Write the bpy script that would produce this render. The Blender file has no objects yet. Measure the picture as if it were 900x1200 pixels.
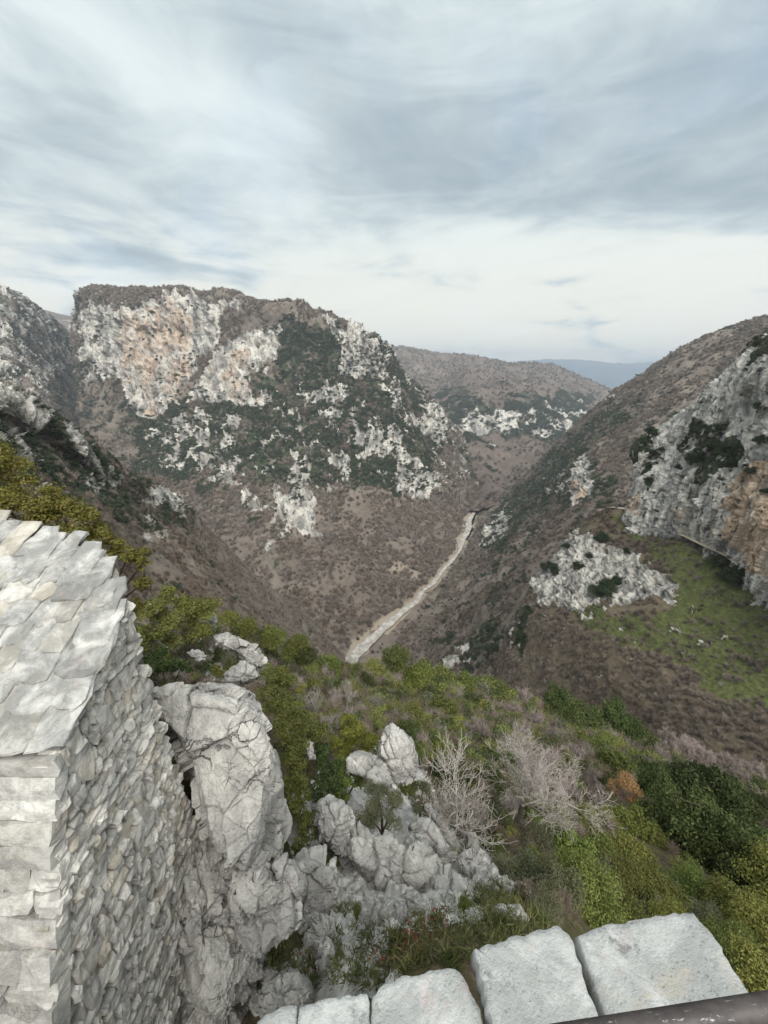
import bpy, math, random
import numpy as np
from mathutils import Vector, Matrix
from mathutils.bvhtree import BVHTree

random.seed(7)
RNG = np.random.default_rng(11)
SC = bpy.context.scene
COL = SC.collection
R = math.radians

# ------------------------------------------------------------------ camera frame
FPX = 450.0                     # focal length in photo pixels (900 px wide)
PITCH = math.atan(170.0 / 450.0)
CP, SP = math.cos(PITCH), math.sin(PITCH)
FW = np.array([0, CP, -SP]); UP = np.array([0, SP, CP]); RT = np.array([1.0, 0, 0])

def P(u, v, t):
    """world point seen at photo pixel (u, v) at depth t metres along the view axis"""
    u = np.asarray(u, float); v = np.asarray(v, float); t = np.asarray(t, float)
    a = (u - 450) / FPX; b = (v - 600) / FPX
    return t[..., None] * (FW + a[..., None] * RT - b[..., None] * UP)

def project(p):
    t = p @ FW
    tt = np.where(np.abs(t) < 1e-6, 1e-6, t)
    return 450 + FPX * (p @ RT) / tt, 600 - FPX * (p @ UP) / tt, t

cam_d = bpy.data.cameras.new('camera')
cam = bpy.data.objects.new('camera', cam_d); COL.objects.link(cam)
cam.rotation_euler = (math.pi / 2 - PITCH, 0, 0)
cam_d.sensor_fit = 'HORIZONTAL'; cam_d.sensor_width = 36; cam_d.lens = 18
cam_d.clip_start = 0.05; cam_d.clip_end = 60000
SC.camera = cam

# ------------------------------------------------------------------ noise
def _hash(ix, iy, iz, seed):
    h = (ix.astype(np.int64) * 374761393 + iy.astype(np.int64) * 668265263 + iz.astype(np.int64) * 2147483647 + seed * 1274126177) & 0xFFFFFFFF
    h = ((h ^ (h >> 13)) * 1274126177) & 0xFFFFFFFF
    h = ((h ^ (h >> 16)) * 2246822519) & 0xFFFFFFFF
    h = h ^ (h >> 15)
    return (h & 0xFFFFFF) / float(0xFFFFFF)

def vnoise(p, seed=0):
    i = np.floor(p).astype(np.int64); f = p - i
    f = f * f * f * (f * (f * 6 - 15) + 10)
    x, y, z = i[..., 0], i[..., 1], i[..., 2]
    def h(a, b, c): return _hash(x + a, y + b, z + c, seed)
    fx, fy, fz = f[..., 0], f[..., 1], f[..., 2]
    a = (h(0,0,0)*(1-fx)+h(1,0,0)*fx)*(1-fy)+(h(0,1,0)*(1-fx)+h(1,1,0)*fx)*fy
    b = (h(0,0,1)*(1-fx)+h(1,0,1)*fx)*(1-fy)+(h(0,1,1)*(1-fx)+h(1,1,1)*fx)*fy
    return (a * (1 - fz) + b * fz) * 2 - 1

def fbm(p, octv=5, seed=0, gain=0.5, ridged=False):
    p = np.asarray(p, float); s = 0; a = 1.0; tot = 0
    for k in range(octv):
        n = vnoise(p * (2.03 ** k) + 17.3 * k, seed + k)
        if ridged: n = 1 - 2 * np.abs(n)
        s = s + a * n; tot += a; a *= gain
    return s / tot

def worley_facet(p, seed=0):
    i = np.floor(p).astype(np.int64); f1 = np.full(p.shape[:-1], 9.0); f2 = f1.copy(); val = np.zeros(p.shape[:-1])
    for dx in (-1, 0, 1):
        for dy in (-1, 0, 1):
            for dz in (-1, 0, 1):
                c = i + np.array([dx, dy, dz])
                h = [_hash(c[..., 0], c[..., 1], c[..., 2], seed + k) for k in range(7)]
                r = c + np.stack(h[:3], -1) - p; d = np.linalg.norm(r, axis=-1)
                tilt = (np.stack(h[3:6], -1) - .5) * 2
                v = -(r * tilt).sum(-1) + (h[6] - .5) * .5
                m = d < f1; f2 = np.where(m, f1, np.minimum(f2, d)); f1 = np.where(m, d, f1); val = np.where(m, v, val)
    return f1, f2, val

def sstep(a, b, x):
    t = np.clip((x - a) / (b - a), 0, 1); return t * t * (3 - 2 * t)

def poly_sd(U, V, poly):
    """signed distance in pixels, positive inside"""
    poly = np.asarray(poly, float); n = len(poly)
    d = np.full(U.shape, 1e9); ins = np.zeros(U.shape, bool)
    for k in range(n):
        ax, ay = poly[k]; bx, by = poly[(k + 1) % n]
        ex, ey = bx - ax, by - ay
        tt = np.clip(((U - ax) * ex + (V - ay) * ey) / (ex * ex + ey * ey + 1e-9), 0, 1)
        d = np.minimum(d, np.hypot(U - ax - tt * ex, V - ay - tt * ey))
        c = ((ay > V) != (by > V)) & (U < ex * (V - ay) / (ey + 1e-12 * (ey == 0)) + ax)
        ins ^= c
    return np.where(ins, d, -d)

def zones(U, V, base, items, soft=10.0):
    out = np.full(U.shape, float(base))
    for val, poly in items:
        w = sstep(-soft, soft, poly_sd(U, V, poly))
        out = out * (1 - w) + val * w
    return out

# ------------------------------------------------------------------ mesh helpers
def new_mesh(name, verts, faces, mat=None, smooth=False):
    me = bpy.data.meshes.new(name)
    verts = np.asarray(verts, np.float32)
    if isinstance(faces, np.ndarray):
        nf, k = faces.shape
        me.vertices.add(len(verts)); me.vertices.foreach_set('co', verts.ravel())
        me.loops.add(nf * k); me.loops.foreach_set('vertex_index', faces.ravel().astype(np.int32))
        me.polygons.add(nf)
        me.polygons.foreach_set('loop_start', np.arange(0, nf * k, k, dtype=np.int32))
        me.polygons.foreach_set('loop_total', np.full(nf, k, dtype=np.int32))
        me.update(calc_edges=True)
    else:
        me.from_pydata([tuple(v) for v in verts], [], faces)
    me.validate()
    if smooth: me.polygons.foreach_set('use_smooth', np.ones(len(me.polygons), bool))
    if mat: me.materials.append(mat)
    return me

def link(name, me, parent=None, kind=None, label=None, cat=None, group=None):
    o = bpy.data.objects.new(name, me); COL.objects.link(o)
    if parent: o.parent = parent
    tag(o, label, cat, group, kind)
    return o

def tag(o, label=None, cat=None, group=None, kind=None):
    if label: o['label'] = label
    if cat: o['category'] = cat
    if group: o['group'] = group
    if kind: o['kind'] = kind
    return o

def empty(name, loc, label, cat, group=None, rz=0.0):
    o = bpy.data.objects.new(name, None); COL.objects.link(o)
    o.location = loc; o.rotation_euler = (0, 0, rz); o.empty_display_size = 0.1
    return tag(o, label, cat, group)

def set_attr(me, name, arr):
    a = me.attributes.new(name, 'FLOAT', 'POINT')
    a.data.foreach_set('value', np.asarray(arr, np.float32).ravel())

def grid_faces(nr, nc):
    i = np.arange(nr * nc).reshape(nr, nc)
    return np.stack([i[:-1, :-1].ravel(), i[:-1, 1:].ravel(), i[1:, 1:].ravel(), i[1:, :-1].ravel()], 1)

def catmull(pts, n):
    """upsample along axis 0 to n samples, Catmull-Rom"""
    m = len(pts)
    ext = np.concatenate([2 * pts[:1] - pts[1:2], pts, 2 * pts[-1:] - pts[-2:-1]])
    s = np.linspace(0, m - 1 - 1e-9, n); k = np.floor(s).astype(int); f = (s - k)
    f = f.reshape((-1,) + (1,) * (pts.ndim - 1))
    p0, p1, p2, p3 = ext[k], ext[k + 1], ext[k + 2], ext[k + 3]
    return 0.5 * (2 * p1 + (p2 - p0) * f + (2 * p0 - 5 * p1 + 4 * p2 - p3) * f ** 2 + (3 * p1 - p0 - 3 * p2 + p3) * f ** 3)

def patch(cols, nr, nc):
    """cols: list of columns, each a list of (u, v, t) from top/back to bottom/front -> (nr, nc, 3)"""
    a = np.array(cols, float)                      # ncol, nrow, 3
    w = P(a[..., 0], a[..., 1], a[..., 2])
    w = catmull(w, nc)                             # columns
    w = catmull(np.swapaxes(w, 0, 1), nr)          # rows
    return w

def normals(g):
    du = np.gradient(g, axis=1); dv = np.gradient(g, axis=0)
    n = np.cross(dv, du); n /= np.linalg.norm(n, axis=-1, keepdims=True) + 1e-9
    s = np.sign((n * (-g)).sum(-1).mean()) or 1.0
    return n * s

# ------------------------------------------------------------------ materials
class NT:
    def __init__(self, mat):
        self.t = mat.node_tree; self.n = self.t.nodes; self.l = self.t.links
    def add(self, typ, **kw):
        nd = self.n.new(typ)
        ins = kw.pop('ins', {})
        for k, v in kw.items(): setattr(nd, k, v)
        for k, v in ins.items(): self.put(nd.inputs[k], v)
        return nd
    def put(self, sock, v):
        if isinstance(v, bpy.types.NodeSocket): self.l.new(v, sock)
        else: sock.default_value = v
    def math(self, op, a, b=0.5, clamp=False):
        nd = self.add('ShaderNodeMath', operation=op, use_clamp=clamp)
        self.put(nd.inputs[0], a); self.put(nd.inputs[1], b); return nd.outputs[0]
    def mix(self, f, a, b):
        nd = self.add('ShaderNodeMix', data_type='RGBA')
        self.put(nd.inputs[0], f); self.put(nd.inputs[6], a); self.put(nd.inputs[7], b); return nd.outputs[2]
    def noise(self, vec, scale, detail=6, rough=0.6, dist=0.0):
        nd = self.add('ShaderNodeTexNoise'); self.put(nd.inputs['Vector'], vec)
        nd.inputs['Scale'].default_value = scale; nd.inputs['Detail'].default_value = detail
        nd.inputs['Roughness'].default_value = rough; nd.inputs['Distortion'].default_value = dist
        return nd.outputs['Fac']
    def voronoi(self, vec, scale, feature='F1', out='Distance'):
        nd = self.add('ShaderNodeTexVoronoi', feature=feature); self.put(nd.inputs['Vector'], vec)
        nd.inputs['Scale'].default_value = scale; return nd.outputs[out]
    def ramp(self, f, a, b):
        nd = self.add('ShaderNodeMapRange', interpolation_type='SMOOTHSTEP', clamp=True)
        self.put(nd.inputs['Value'], f); nd.inputs['From Min'].default_value = a; nd.inputs['From Max'].default_value = b
        return nd.outputs[0]
    def attr(self, name):
        return self.add('ShaderNodeAttribute', attribute_name=name).outputs['Fac']
    def scalevec(self, vec, s):
        nd = self.add('ShaderNodeVectorMath', operation='MULTIPLY'); self.put(nd.inputs[0], vec); nd.inputs[1].default_value = s
        return nd.outputs[0]
    def coord(self, which='Object'):
        return self.add('ShaderNodeTexCoord').outputs[which]
    def bump(self, h, strength, dist, nrm=None):
        nd = self.add('ShaderNodeBump'); nd.inputs['Strength'].default_value = strength; nd.inputs['Distance'].default_value = dist
        self.put(nd.inputs['Height'], h)
        if nrm: self.put(nd.inputs['Normal'], nrm)
        return nd.outputs[0]

def mat_new(name, rough=0.9, spec=0.2):
    m = bpy.data.materials.new(name); m.use_nodes = True
    k = NT(m); b = m.node_tree.nodes['Principled BSDF']
    b.inputs['Roughness'].default_value = rough; b.inputs['Specular IOR Level'].default_value = spec
    return m, k, b

def c4(r, g, b): return (r, g, b, 1.0)

def mat_hill(name, s=1.0, brown=(0.128, 0.104, 0.084), brown2=(0.185, 0.157, 0.130), green=(0.040, 0.050, 0.026), rockc=(0.56, 0.53, 0.475), rockd=(0.22, 0.213, 0.198), ochre=(0.50, 0.34, 0.225), grass=(0.088, 0.104, 0.036)):
    """s: size in metres of the finest detail"""
    m, k, b = mat_new(name)
    co = k.coord('Object')
    n1 = k.noise(co, 0.05 / s, 8, 0.65); n2 = k.noise(co, 0.55 / s, 6, 0.75)
    veg = k.mix(k.ramp(n1, 0.35, 0.65), c4(*brown), c4(*brown2))
    veg = k.mix(k.math('MULTIPLY', k.ramp(n2, 0.45, 0.65), 0.25), veg, c4(brown[0] * .5, brown[1] * .52, brown[2] * .55))
    gf = k.math('ADD', k.attr('green'), k.math('MULTIPLY', k.math('SUBTRACT', k.noise(co, 0.09 / s, 6, 0.7), 0.5), 1.6))
    veg = k.mix(k.ramp(gf, 0.42, 0.6), veg, c4(*green))
    gr = k.math('ADD', k.attr('grass'), k.math('MULTIPLY', k.math('SUBTRACT', k.noise(co, 0.16 / s, 7, 0.75), 0.5), 1.5))
    gcol = k.mix(k.ramp(k.noise(co, 0.7 / s, 4, 0.7), 0.35, 0.7), c4(grass[0] * .75, grass[1] * .6, grass[2] * .8), c4(grass[0] * 1.25, grass[1] * 1.35, grass[2] * 1.2))
    veg = k.mix(k.ramp(gr, 0.35, 0.65), veg, gcol)
    # limestone: beds, vertical water streaks, ochre faces, dark fissures
    st = k.noise(k.scalevec(co, (1, 1, 0.16)), 0.13 / s, 7, 0.7)
    bed = k.noise(k.scalevec(co, (0.25, 0.25, 1.4)), 0.11 / s, 6, 0.7)
    rk = k.mix(k.ramp(st, 0.40, 0.58), c4(*rockd), c4(*rockc))
    rk = k.mix(k.math('MULTIPLY', k.ramp(bed, 0.5, 0.75), 0.5), rk, c4(rockc[0] * 1.15, rockc[1] * 1.14, rockc[2] * 1.1))
    of = k.math('ADD', k.attr('ochre'), k.math('MULTIPLY', k.math('SUBTRACT', k.noise(k.scalevec(co, (1, 1, 0.45)), 0.06 / s, 6, 0.7), 0.5), 1.7))
    oc = k.mix(k.ramp(k.noise(k.scalevec(co, (1, 1, 0.35)), 0.2 / s, 6, 0.7), 0.38, 0.62), c4(ochre[0] * .62, ochre[1] * .58, ochre[2] * .55), c4(ochre[0] * 1.15, ochre[1] * 1.3, ochre[2] * 1.5))
    rk = k.mix(k.math('MULTIPLY', k.ramp(of, 0.4, 0.8), 0.8), rk, oc)
    stn = k.noise(k.scalevec(co, (1, 1, 0.08)), 0.22 / s, 5, 0.6)
    rk = k.mix(k.math('MULTIPLY', k.ramp(stn, 0.52, 0.64), 0.5), rk, c4(0.13, 0.13, 0.128))
    fis = k.noise(k.scalevec(co, (1, 1, 0.4)), 0.28 / s, 5, 0.65)
    rk = k.mix(k.math('MULTIPLY', k.ramp(fis, 0.57, 0.64), 0.85), rk, c4(0.06, 0.058, 0.052))
    rf = k.math('ADD', k.attr('rock'), k.math('MULTIPLY', k.math('SUBTRACT', k.noise(co, 0.14 / s, 6, 0.7), 0.5), 1.3))
    fac = k.ramp(rf, 0.44, 0.56)
    base = k.mix(fac, veg, rk)
    base = k.mix(k.attr('soil'), base, c4(0.36, 0.30, 0.23))
    k.put(b.inputs['Base Color'], base)
    h = k.math('ADD', k.math('MULTIPLY', n2, 0.25), k.math('MULTIPLY', k.math('MULTIPLY', fis, fac), -0.8))
    h = k.math('ADD', h, k.math('MULTIPLY', k.math('MULTIPLY', bed, fac), 0.8))
    k.put(b.inputs['Normal'], k.bump(h, 0.9, 3.0 * s))
    return m

def mat_foliage(name, c1, c2, c3=None, transl=0.25, scale=3.0, vary=0.35):
    m, k, b = mat_new(name, 0.65, 0.25)
    co = k.coord('Object')
    col = k.mix(k.ramp(k.noise(co, scale, 3, 0.6), 0.35, 0.65), c4(*c1), c4(*c2))
    if c3: col = k.mix(k.math('MULTIPLY', k.ramp(k.noise(co, scale * 2.7, 4, 0.7), 0.55, 0.7), 0.8), col, c4(*c3))
    rnd = k.add('ShaderNodeObjectInfo').outputs['Random']
    hs = k.add('ShaderNodeHueSaturation')
    k.put(hs.inputs['Color'], col)
    k.put(hs.inputs['Value'], k.math('ADD', k.math('MULTIPLY', rnd, vary * 2), 1 - vary))
    k.put(hs.inputs['Hue'], k.math('ADD', k.math('MULTIPLY', k.math('FRACT', k.math('MULTIPLY', rnd, 7.3)), 0.05), 0.475))
    k.put(b.inputs['Base Color'], hs.outputs[0])
    if transl > 0:
        tr = k.add('ShaderNodeBsdfTranslucent'); k.put(tr.inputs['Color'], hs.outputs[0])
        mx = k.add('ShaderNodeMixShader'); mx.inputs[0].default_value = transl
        k.l.new(b.outputs[0], mx.inputs[1]); k.l.new(tr.outputs[0], mx.inputs[2])
        k.l.new(mx.outputs[0], k.n['Material Output'].inputs['Surface'])
    return m

def mat_bark(name, c1, c2, scale=6.0, vary=0.2, world=0.0):
    m, k, b = mat_new(name, 0.9, 0.15)
    co = k.coord('Object')
    col = k.mix(k.ramp(k.noise(co, scale, 5, 0.7), 0.35, 0.65), c4(*c1), c4(*c2))
    if world:
        pos = k.add('ShaderNodeNewGeometry').outputs['Position']
        wn = k.noise(pos, world, 5, 0.65)
        col = k.mix(k.math('MULTIPLY', k.ramp(wn, 0.5, 0.66), 0.6), col, c4(c1[0] * .78, c1[1] * .68, c1[2] * .60))
        col = k.mix(k.math('MULTIPLY', k.ramp(wn, 0.48, 0.34), 0.6), col, c4(c2[0] * 1.05, c2[1] * 1.08, c2[2] * 1.12))
    rnd = k.add('ShaderNodeObjectInfo').outputs['Random']
    hs = k.add('ShaderNodeHueSaturation'); k.put(hs.inputs['Color'], col)
    k.put(hs.inputs['Value'], k.math('ADD', k.math('MULTIPLY', rnd, vary * 2), 1 - vary))
    k.put(b.inputs['Base Color'], hs.outputs[0])
    return m

def mat_limestone(name, light=(0.70, 0.675, 0.625), dark=(0.36, 0.35, 0.33), s=1.0, cracks=True, warm=0.25, lichen=0.5, bump=1.0, use_cell=False):
    """s: metres; size of the broad mottling"""
    m, k, b = mat_new(name, 0.88, 0.2)
    co = k.coord('Object')
    n1 = k.noise(co, 1.3 / s, 9, 0.68, 0.4); n2 = k.noise(co, 7.0 / s, 8, 0.7); n3 = k.noise(co, 38.0 / s, 5, 0.7)
    col = k.mix(k.ramp(n1, 0.40, 0.66), c4(*dark), c4(*light))
    col = k.mix(k.math('MULTIPLY', k.ramp(n2, 0.5, 0.72), 0.55), col, c4(light[0] * .62, light[1] * .63, light[2] * .65))
    col = k.mix(k.math('MULTIPLY', k.ramp(n3, 0.55, 0.75), 0.4), col, c4(dark[0] * .6, dark[1] * .6, dark[2] * .58))
    if warm:
        w = k.ramp(k.noise(co, 0.9 / s, 5, 0.7, 0.6), 0.56, 0.72)
        col = k.mix(k.math('MULTIPLY', w, warm), col, c4(0.60, 0.46, 0.27))
        w2 = k.ramp(k.noise(k.scalevec(co, (1.1, 0.9, 1.2)), 1.7 / s, 5, 0.7, 0.3), 0.6, 0.72)
        col = k.mix(k.math('MULTIPLY', w2, warm * .9), col, c4(0.56, 0.40, 0.38))
    if lichen:
        lf = k.ramp(k.noise(co, 3.1 / s, 10, 0.8, 0.5), 0.555, 0.66)
        col = k.mix(k.math('MULTIPLY', lf, lichen), col, c4(0.085, 0.085, 0.08))
    hgt = k.math('ADD', k.math('MULTIPLY', n2, 0.7), k.math('MULTIPLY', n3, 0.3))
    pit = k.ramp(k.voronoi(co, 16.0 / s), 0.10, 0.30)
    hgt = k.math('ADD', hgt, k.math('MULTIPLY', k.math('MULTIPLY', pit, k.ramp(n1, 0.6, 0.42)), 0.18))
    if cracks:
        wv = k.add('ShaderNodeVectorMath', operation='ADD')
        nz = k.add('ShaderNodeTexNoise'); nz.inputs['Scale'].default_value = 2.2 / s; nz.inputs['Detail'].default_value = 5
        k.put(nz.inputs['Vector'], co)
        sc = k.add('ShaderNodeVectorMath', operation='SCALE'); k.put(sc.inputs[0], nz.outputs['Color']); sc.inputs['Scale'].default_value = 0.9 * s
        k.put(wv.inputs[0], co); k.put(wv.inputs[1], sc.outputs[0])
        vd = k.voronoi(wv.outputs[0], 1.15 / s, 'DISTANCE_TO_EDGE')
        gate = k.ramp(k.noise(co, 1.1 / s, 3, 0.5), 0.47, 0.6)
        cr = k.math('MULTIPLY', k.math('SUBTRACT', 1.0, k.ramp(vd, 0.0, 0.025)), gate)
        col = k.mix(k.math('MULTIPLY', cr, 0.5), col, c4(0.045, 0.042, 0.038))
        hgt = k.math('SUBTRACT', hgt, k.math('MULTIPLY', cr, 0.7))
    if use_cell:
        cell = k.attr('cell')
        hs = k.add('ShaderNodeHueSaturation'); k.put(hs.inputs['Color'], col)
        k.put(hs.inputs['Value'], k.math('ADD', k.math('MULTIPLY', cell, 0.42), 0.74))
        col = hs.outputs[0]
        yw = k.ramp(k.math('FRACT', k.math('MULTIPLY', cell, 13.7)), 0.72, 0.95)
        col = k.mix(k.math('MULTIPLY', yw, 0.24), col, c4(0.56, 0.45, 0.28))
    k.put(b.inputs['Base Color'], col)
    k.put(b.inputs['Normal'], k.bump(hgt, bump, 0.09 * s))
    return m

M = {}
M['mesa'] = mat_hill('mesa_slope', 3.0)
M['far'] = mat_hill('far_slope', 4.0, brown=(0.105, 0.08, 0.066), brown2=(0.15, 0.12, 0.10))
M['mid'] = mat_hill('mid_slope', 1.6)
M['near_hill'] = mat_hill('near_slope', 0.55, brown=(0.105, 0.082, 0.058), brown2=(0.155, 0.125, 0.088))
M['cliff'] = mat_hill('cliff_face', 0.55, rockc=(0.66, 0.63, 0.57), rockd=(0.31, 0.30, 0.28), ochre=(0.60, 0.40, 0.245))
M['blue'] = mat_hill('haze_blue_slope', 20.0, brown=(0.045, 0.078, 0.125), brown2=(0.065, 0.105, 0.16))  # distance haze put into the colour as blue; the slopes themselves are forested
M['rock'] = mat_limestone('limestone_boulder', s=1.0)
M['rock_small'] = mat_limestone('limestone_fragment', s=0.45)
M['slate'] = mat_limestone('limestone_slate', light=(0.56, 0.55, 0.52), dark=(0.26, 0.258, 0.245), s=0.35, cracks=False, warm=0.25, lichen=0.45, bump=0.9, use_cell=True)
M['rubble'] = mat_limestone('limestone_rubble', light=(0.68, 0.66, 0.61), dark=(0.38, 0.37, 0.345), s=0.3, cracks=False, warm=0.3, lichen=0.3, bump=0.9, use_cell=True)
M['coping'] = mat_limestone('limestone_coping', light=(0.53, 0.54, 0.525), dark=(0.33, 0.34, 0.33), s=0.35, cracks=False, warm=0.4, lichen=0.6, bump=0.8)
M['mortar'] = mat_limestone('wall_core', light=(0.24, 0.225, 0.20), dark=(0.10, 0.095, 0.085), s=0.3, cracks=False, warm=0.2, lichen=0.3)
M['gravel'] = mat_limestone('river_gravel', light=(0.50, 0.47, 0.43), dark=(0.27, 0.25, 0.225), s=9.0, cracks=False, warm=0.1, lichen=0.25, bump=0.6)
M['path'] = mat_limestone('path_dust', light=(0.55, 0.48, 0.38), dark=(0.42, 0.35, 0.27), s=3.0, cracks=False, warm=0.1, lichen=0.0, bump=0.3)
M['evergreen_far'] = mat_foliage('holm_oak_far', (0.030, 0.042, 0.022), (0.050, 0.062, 0.030), None, 0.0, 0.4, 0.3)
M['bare_far'] = mat_bark('bare_wood_far', (0.180, 0.146, 0.118), (0.265, 0.226, 0.190), 0.5, 0.4, 0.014)
M['bare_grey'] = mat_bark('bare_wood_grey', (0.22, 0.185, 0.16), (0.33, 0.29, 0.26), 0.5, 0.25, 0.03)
M['leaf_olive'] = mat_foliage('leaves_olive', (0.110, 0.135, 0.030), (0.195, 0.215, 0.058), (0.28, 0.25, 0.085), 0.3, 4.5, 0.3)
M['leaf_yellow'] = mat_foliage('leaves_yellow_green', (0.12, 0.13, 0.024), (0.20, 0.20, 0.042), (0.29, 0.22, 0.055), 0.3, 2.5, 0.15)
M['leaf_dark'] = mat_foliage('leaves_dark', (0.045, 0.060, 0.018), (0.085, 0.105, 0.032), (0.13, 0.15, 0.045), 0.2, 4.0, 0.28)
M['leaf_deep'] = mat_foliage('leaves_deep_green', (0.020, 0.032, 0.013), (0.040, 0.056, 0.022), None, 0.12, 1.5, 0.2)
M['leaf_grey'] = mat_foliage('leaves_grey_green', (0.085, 0.095, 0.05), (0.14, 0.145, 0.08), None, 0.2, 2.5, 0.2)
M['leaf_tan'] = mat_foliage('leaves_withered', (0.33, 0.20, 0.08), (0.45, 0.29, 0.13), None, 0.3, 2.5, 0.1)
M['leaf_red'] = mat_foliage('leaves_fallen', (0.15, 0.062, 0.032), (0.22, 0.10, 0.05), None, 0.1, 8, 0.1)
M['grass'] = mat_foliage('grass_blades', (0.095, 0.115, 0.034), (0.19, 0.18, 0.075), (0.36, 0.31, 0.17), 0.25, 2.2, 0.2)
M['bark'] = mat_bark('bark_dark', (0.07, 0.055, 0.042), (0.15, 0.12, 0.10))
M['twig_pale'] = mat_bark('twigs_pale', (0.31, 0.275, 0.25), (0.47, 0.43, 0.39), 4.0, 0.12)
M['twig_mauve'] = mat_bark('twigs_mauve', (0.28, 0.225, 0.205), (0.42, 0.36, 0.335), 4.0, 0.15)
M['twig_brown'] = mat_bark('twigs_brown', (0.15, 0.115, 0.085), (0.27, 0.22, 0.17), 4.0, 0.2)

# ------------------------------------------------------------------ hills
def P_z(u, v, z):
    b = (v - 600) / FPX
    return P(u, v, z / (-SP - b * CP))
RIV = [(385,812,30),(404,782,26),(419,764,23),(430,753,24),(444,741,19),(452,733,22),(468,719,15),(486,706,13),(496,692,9),(508,683,11),(519,668,9),(528,658,12),(538,645,11),(541,634,16),(549,620,18),(550,609,20),(556,600,15),(563,593,13),(575,586,12),(585,582,10),(604,577,9)]
RIV_P = np.array([P_z(u, v, -342) for u, v, w in RIV]); RIV_W = np.array([w for u, v, w in RIV], float)
def carve(g):
    p = catmull(RIV_P, 160)[:, :2]; w = catmull(RIV_W[:, None], 160)[:, 0]
    f = g.reshape(-1, 3); d = np.full(len(f), 1e9)
    for k in range(160): d = np.minimum(d, np.hypot(f[:, 0] - p[k, 0], f[:, 1] - p[k, 1]) - w[k] * .62)
    d += 3 * fbm(f / 14, 3, 8)
    cap = -345 + np.maximum(d, 0) * .75
    f[:, 2] = np.where(d < 26, np.minimum(f[:, 2], cap), f[:, 2])
    return f.reshape(g.shape), d.reshape(g.shape[:2])
HILLS = {}
def hill(name, cols, nr, nc, mat, label, relief=None, rock=None, green=None, grass=None, ochre=None, soil=None,
         scale=40.0, amp=6.0, rock_amp=8.0, seed=1, rock_soft=8, key=None):
    g = patch(cols, nr, nc)
    nrm = normals(g)
    U, V, T = project(g.reshape(-1, 3)); U = U.reshape(nr, nc); V = V.reshape(nr, nc)
    zero = np.zeros((nr, nc))
    # wobble the outlines of the zones so that they follow the relief
    wu = fbm(g / (scale * .5), 4, seed + 31) * scale * .35 * FPX / np.maximum(T.reshape(nr, nc), 1)
    wv = fbm(g / (scale * .5) + 9.1, 4, seed + 47) * scale * .35 * FPX / np.maximum(T.reshape(nr, nc), 1)
    Z = lambda spec: zones(U + wu, V + wv, spec[0], spec[1], rock_soft) if spec else zero
    rk, gn, gs, oc, so = Z(rock), Z(green), Z(grass), Z(ochre), Z(soil)
    n_broad = fbm(g / scale, 6, seed)
    gs_v = g * np.array([1, 1, 0.33])
    n_rib = fbm(gs_v / (scale * .32), 6, seed + 5, 0.55, True)
    n_blk = fbm(g / (scale * .16), 5, seed + 9, 0.55)
    gw = g + scale * .05 * np.stack([fbm(g / (scale * .12) + 7 * j, 3, seed + 61 + j) for j in range(3)], -1)
    if rock_amp and rock:
        _, _, va1 = worley_facet(gw * np.array([1, 1, .42]) / (scale * .20), seed + 71)
        _, _, va2 = worley_facet(gw * np.array([1, 1, .6]) / (scale * .065), seed + 72)
    else: va1 = va2 = zero
    rock_cut = sstep(0.44, 0.58, rk + 0.62 * fbm(g * np.array([1, 1, .42]) / (scale * .22), 6, seed + 13, 0.68))
    d = amp * n_broad + rock_cut * rock_amp * (0.10 + 0.26 * n_rib + 0.80 * va1 + 0.22 * va2) + (1 - rock_cut) * amp * (0.25 * n_blk + 0.8 * fbm(g * np.array([1, 1, .38]) / (scale * .55), 5, seed + 15, .5, True))
    edge = np.minimum(np.arange(nr)[:, None] / (nr * .06), 1)
    g2 = g + nrm * d[..., None]
    if key == 'ridge' or name == 'mesa':
        g2, dr = carve(g2); so = np.maximum(so, .75 * sstep(7, 0, dr)) * (1 + 0 * so)
    me = new_mesh(name, g2.reshape(-1, 3), grid_faces(nr, nc), mat, True)
    for nm, arr in (('rock', .20 + .54 * rock_cut), ('green', gn), ('grass', gs), ('ochre', oc), ('soil', so)): set_attr(me, nm, arr)
    o = link(name, me, kind='structure', label=label)
    HILLS[key or name] = dict(o=o, g=g2, n=normals(g2), U=U, V=V, rock=rock_cut, green=gn, grass=gs, soil=so)
    return o

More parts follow.
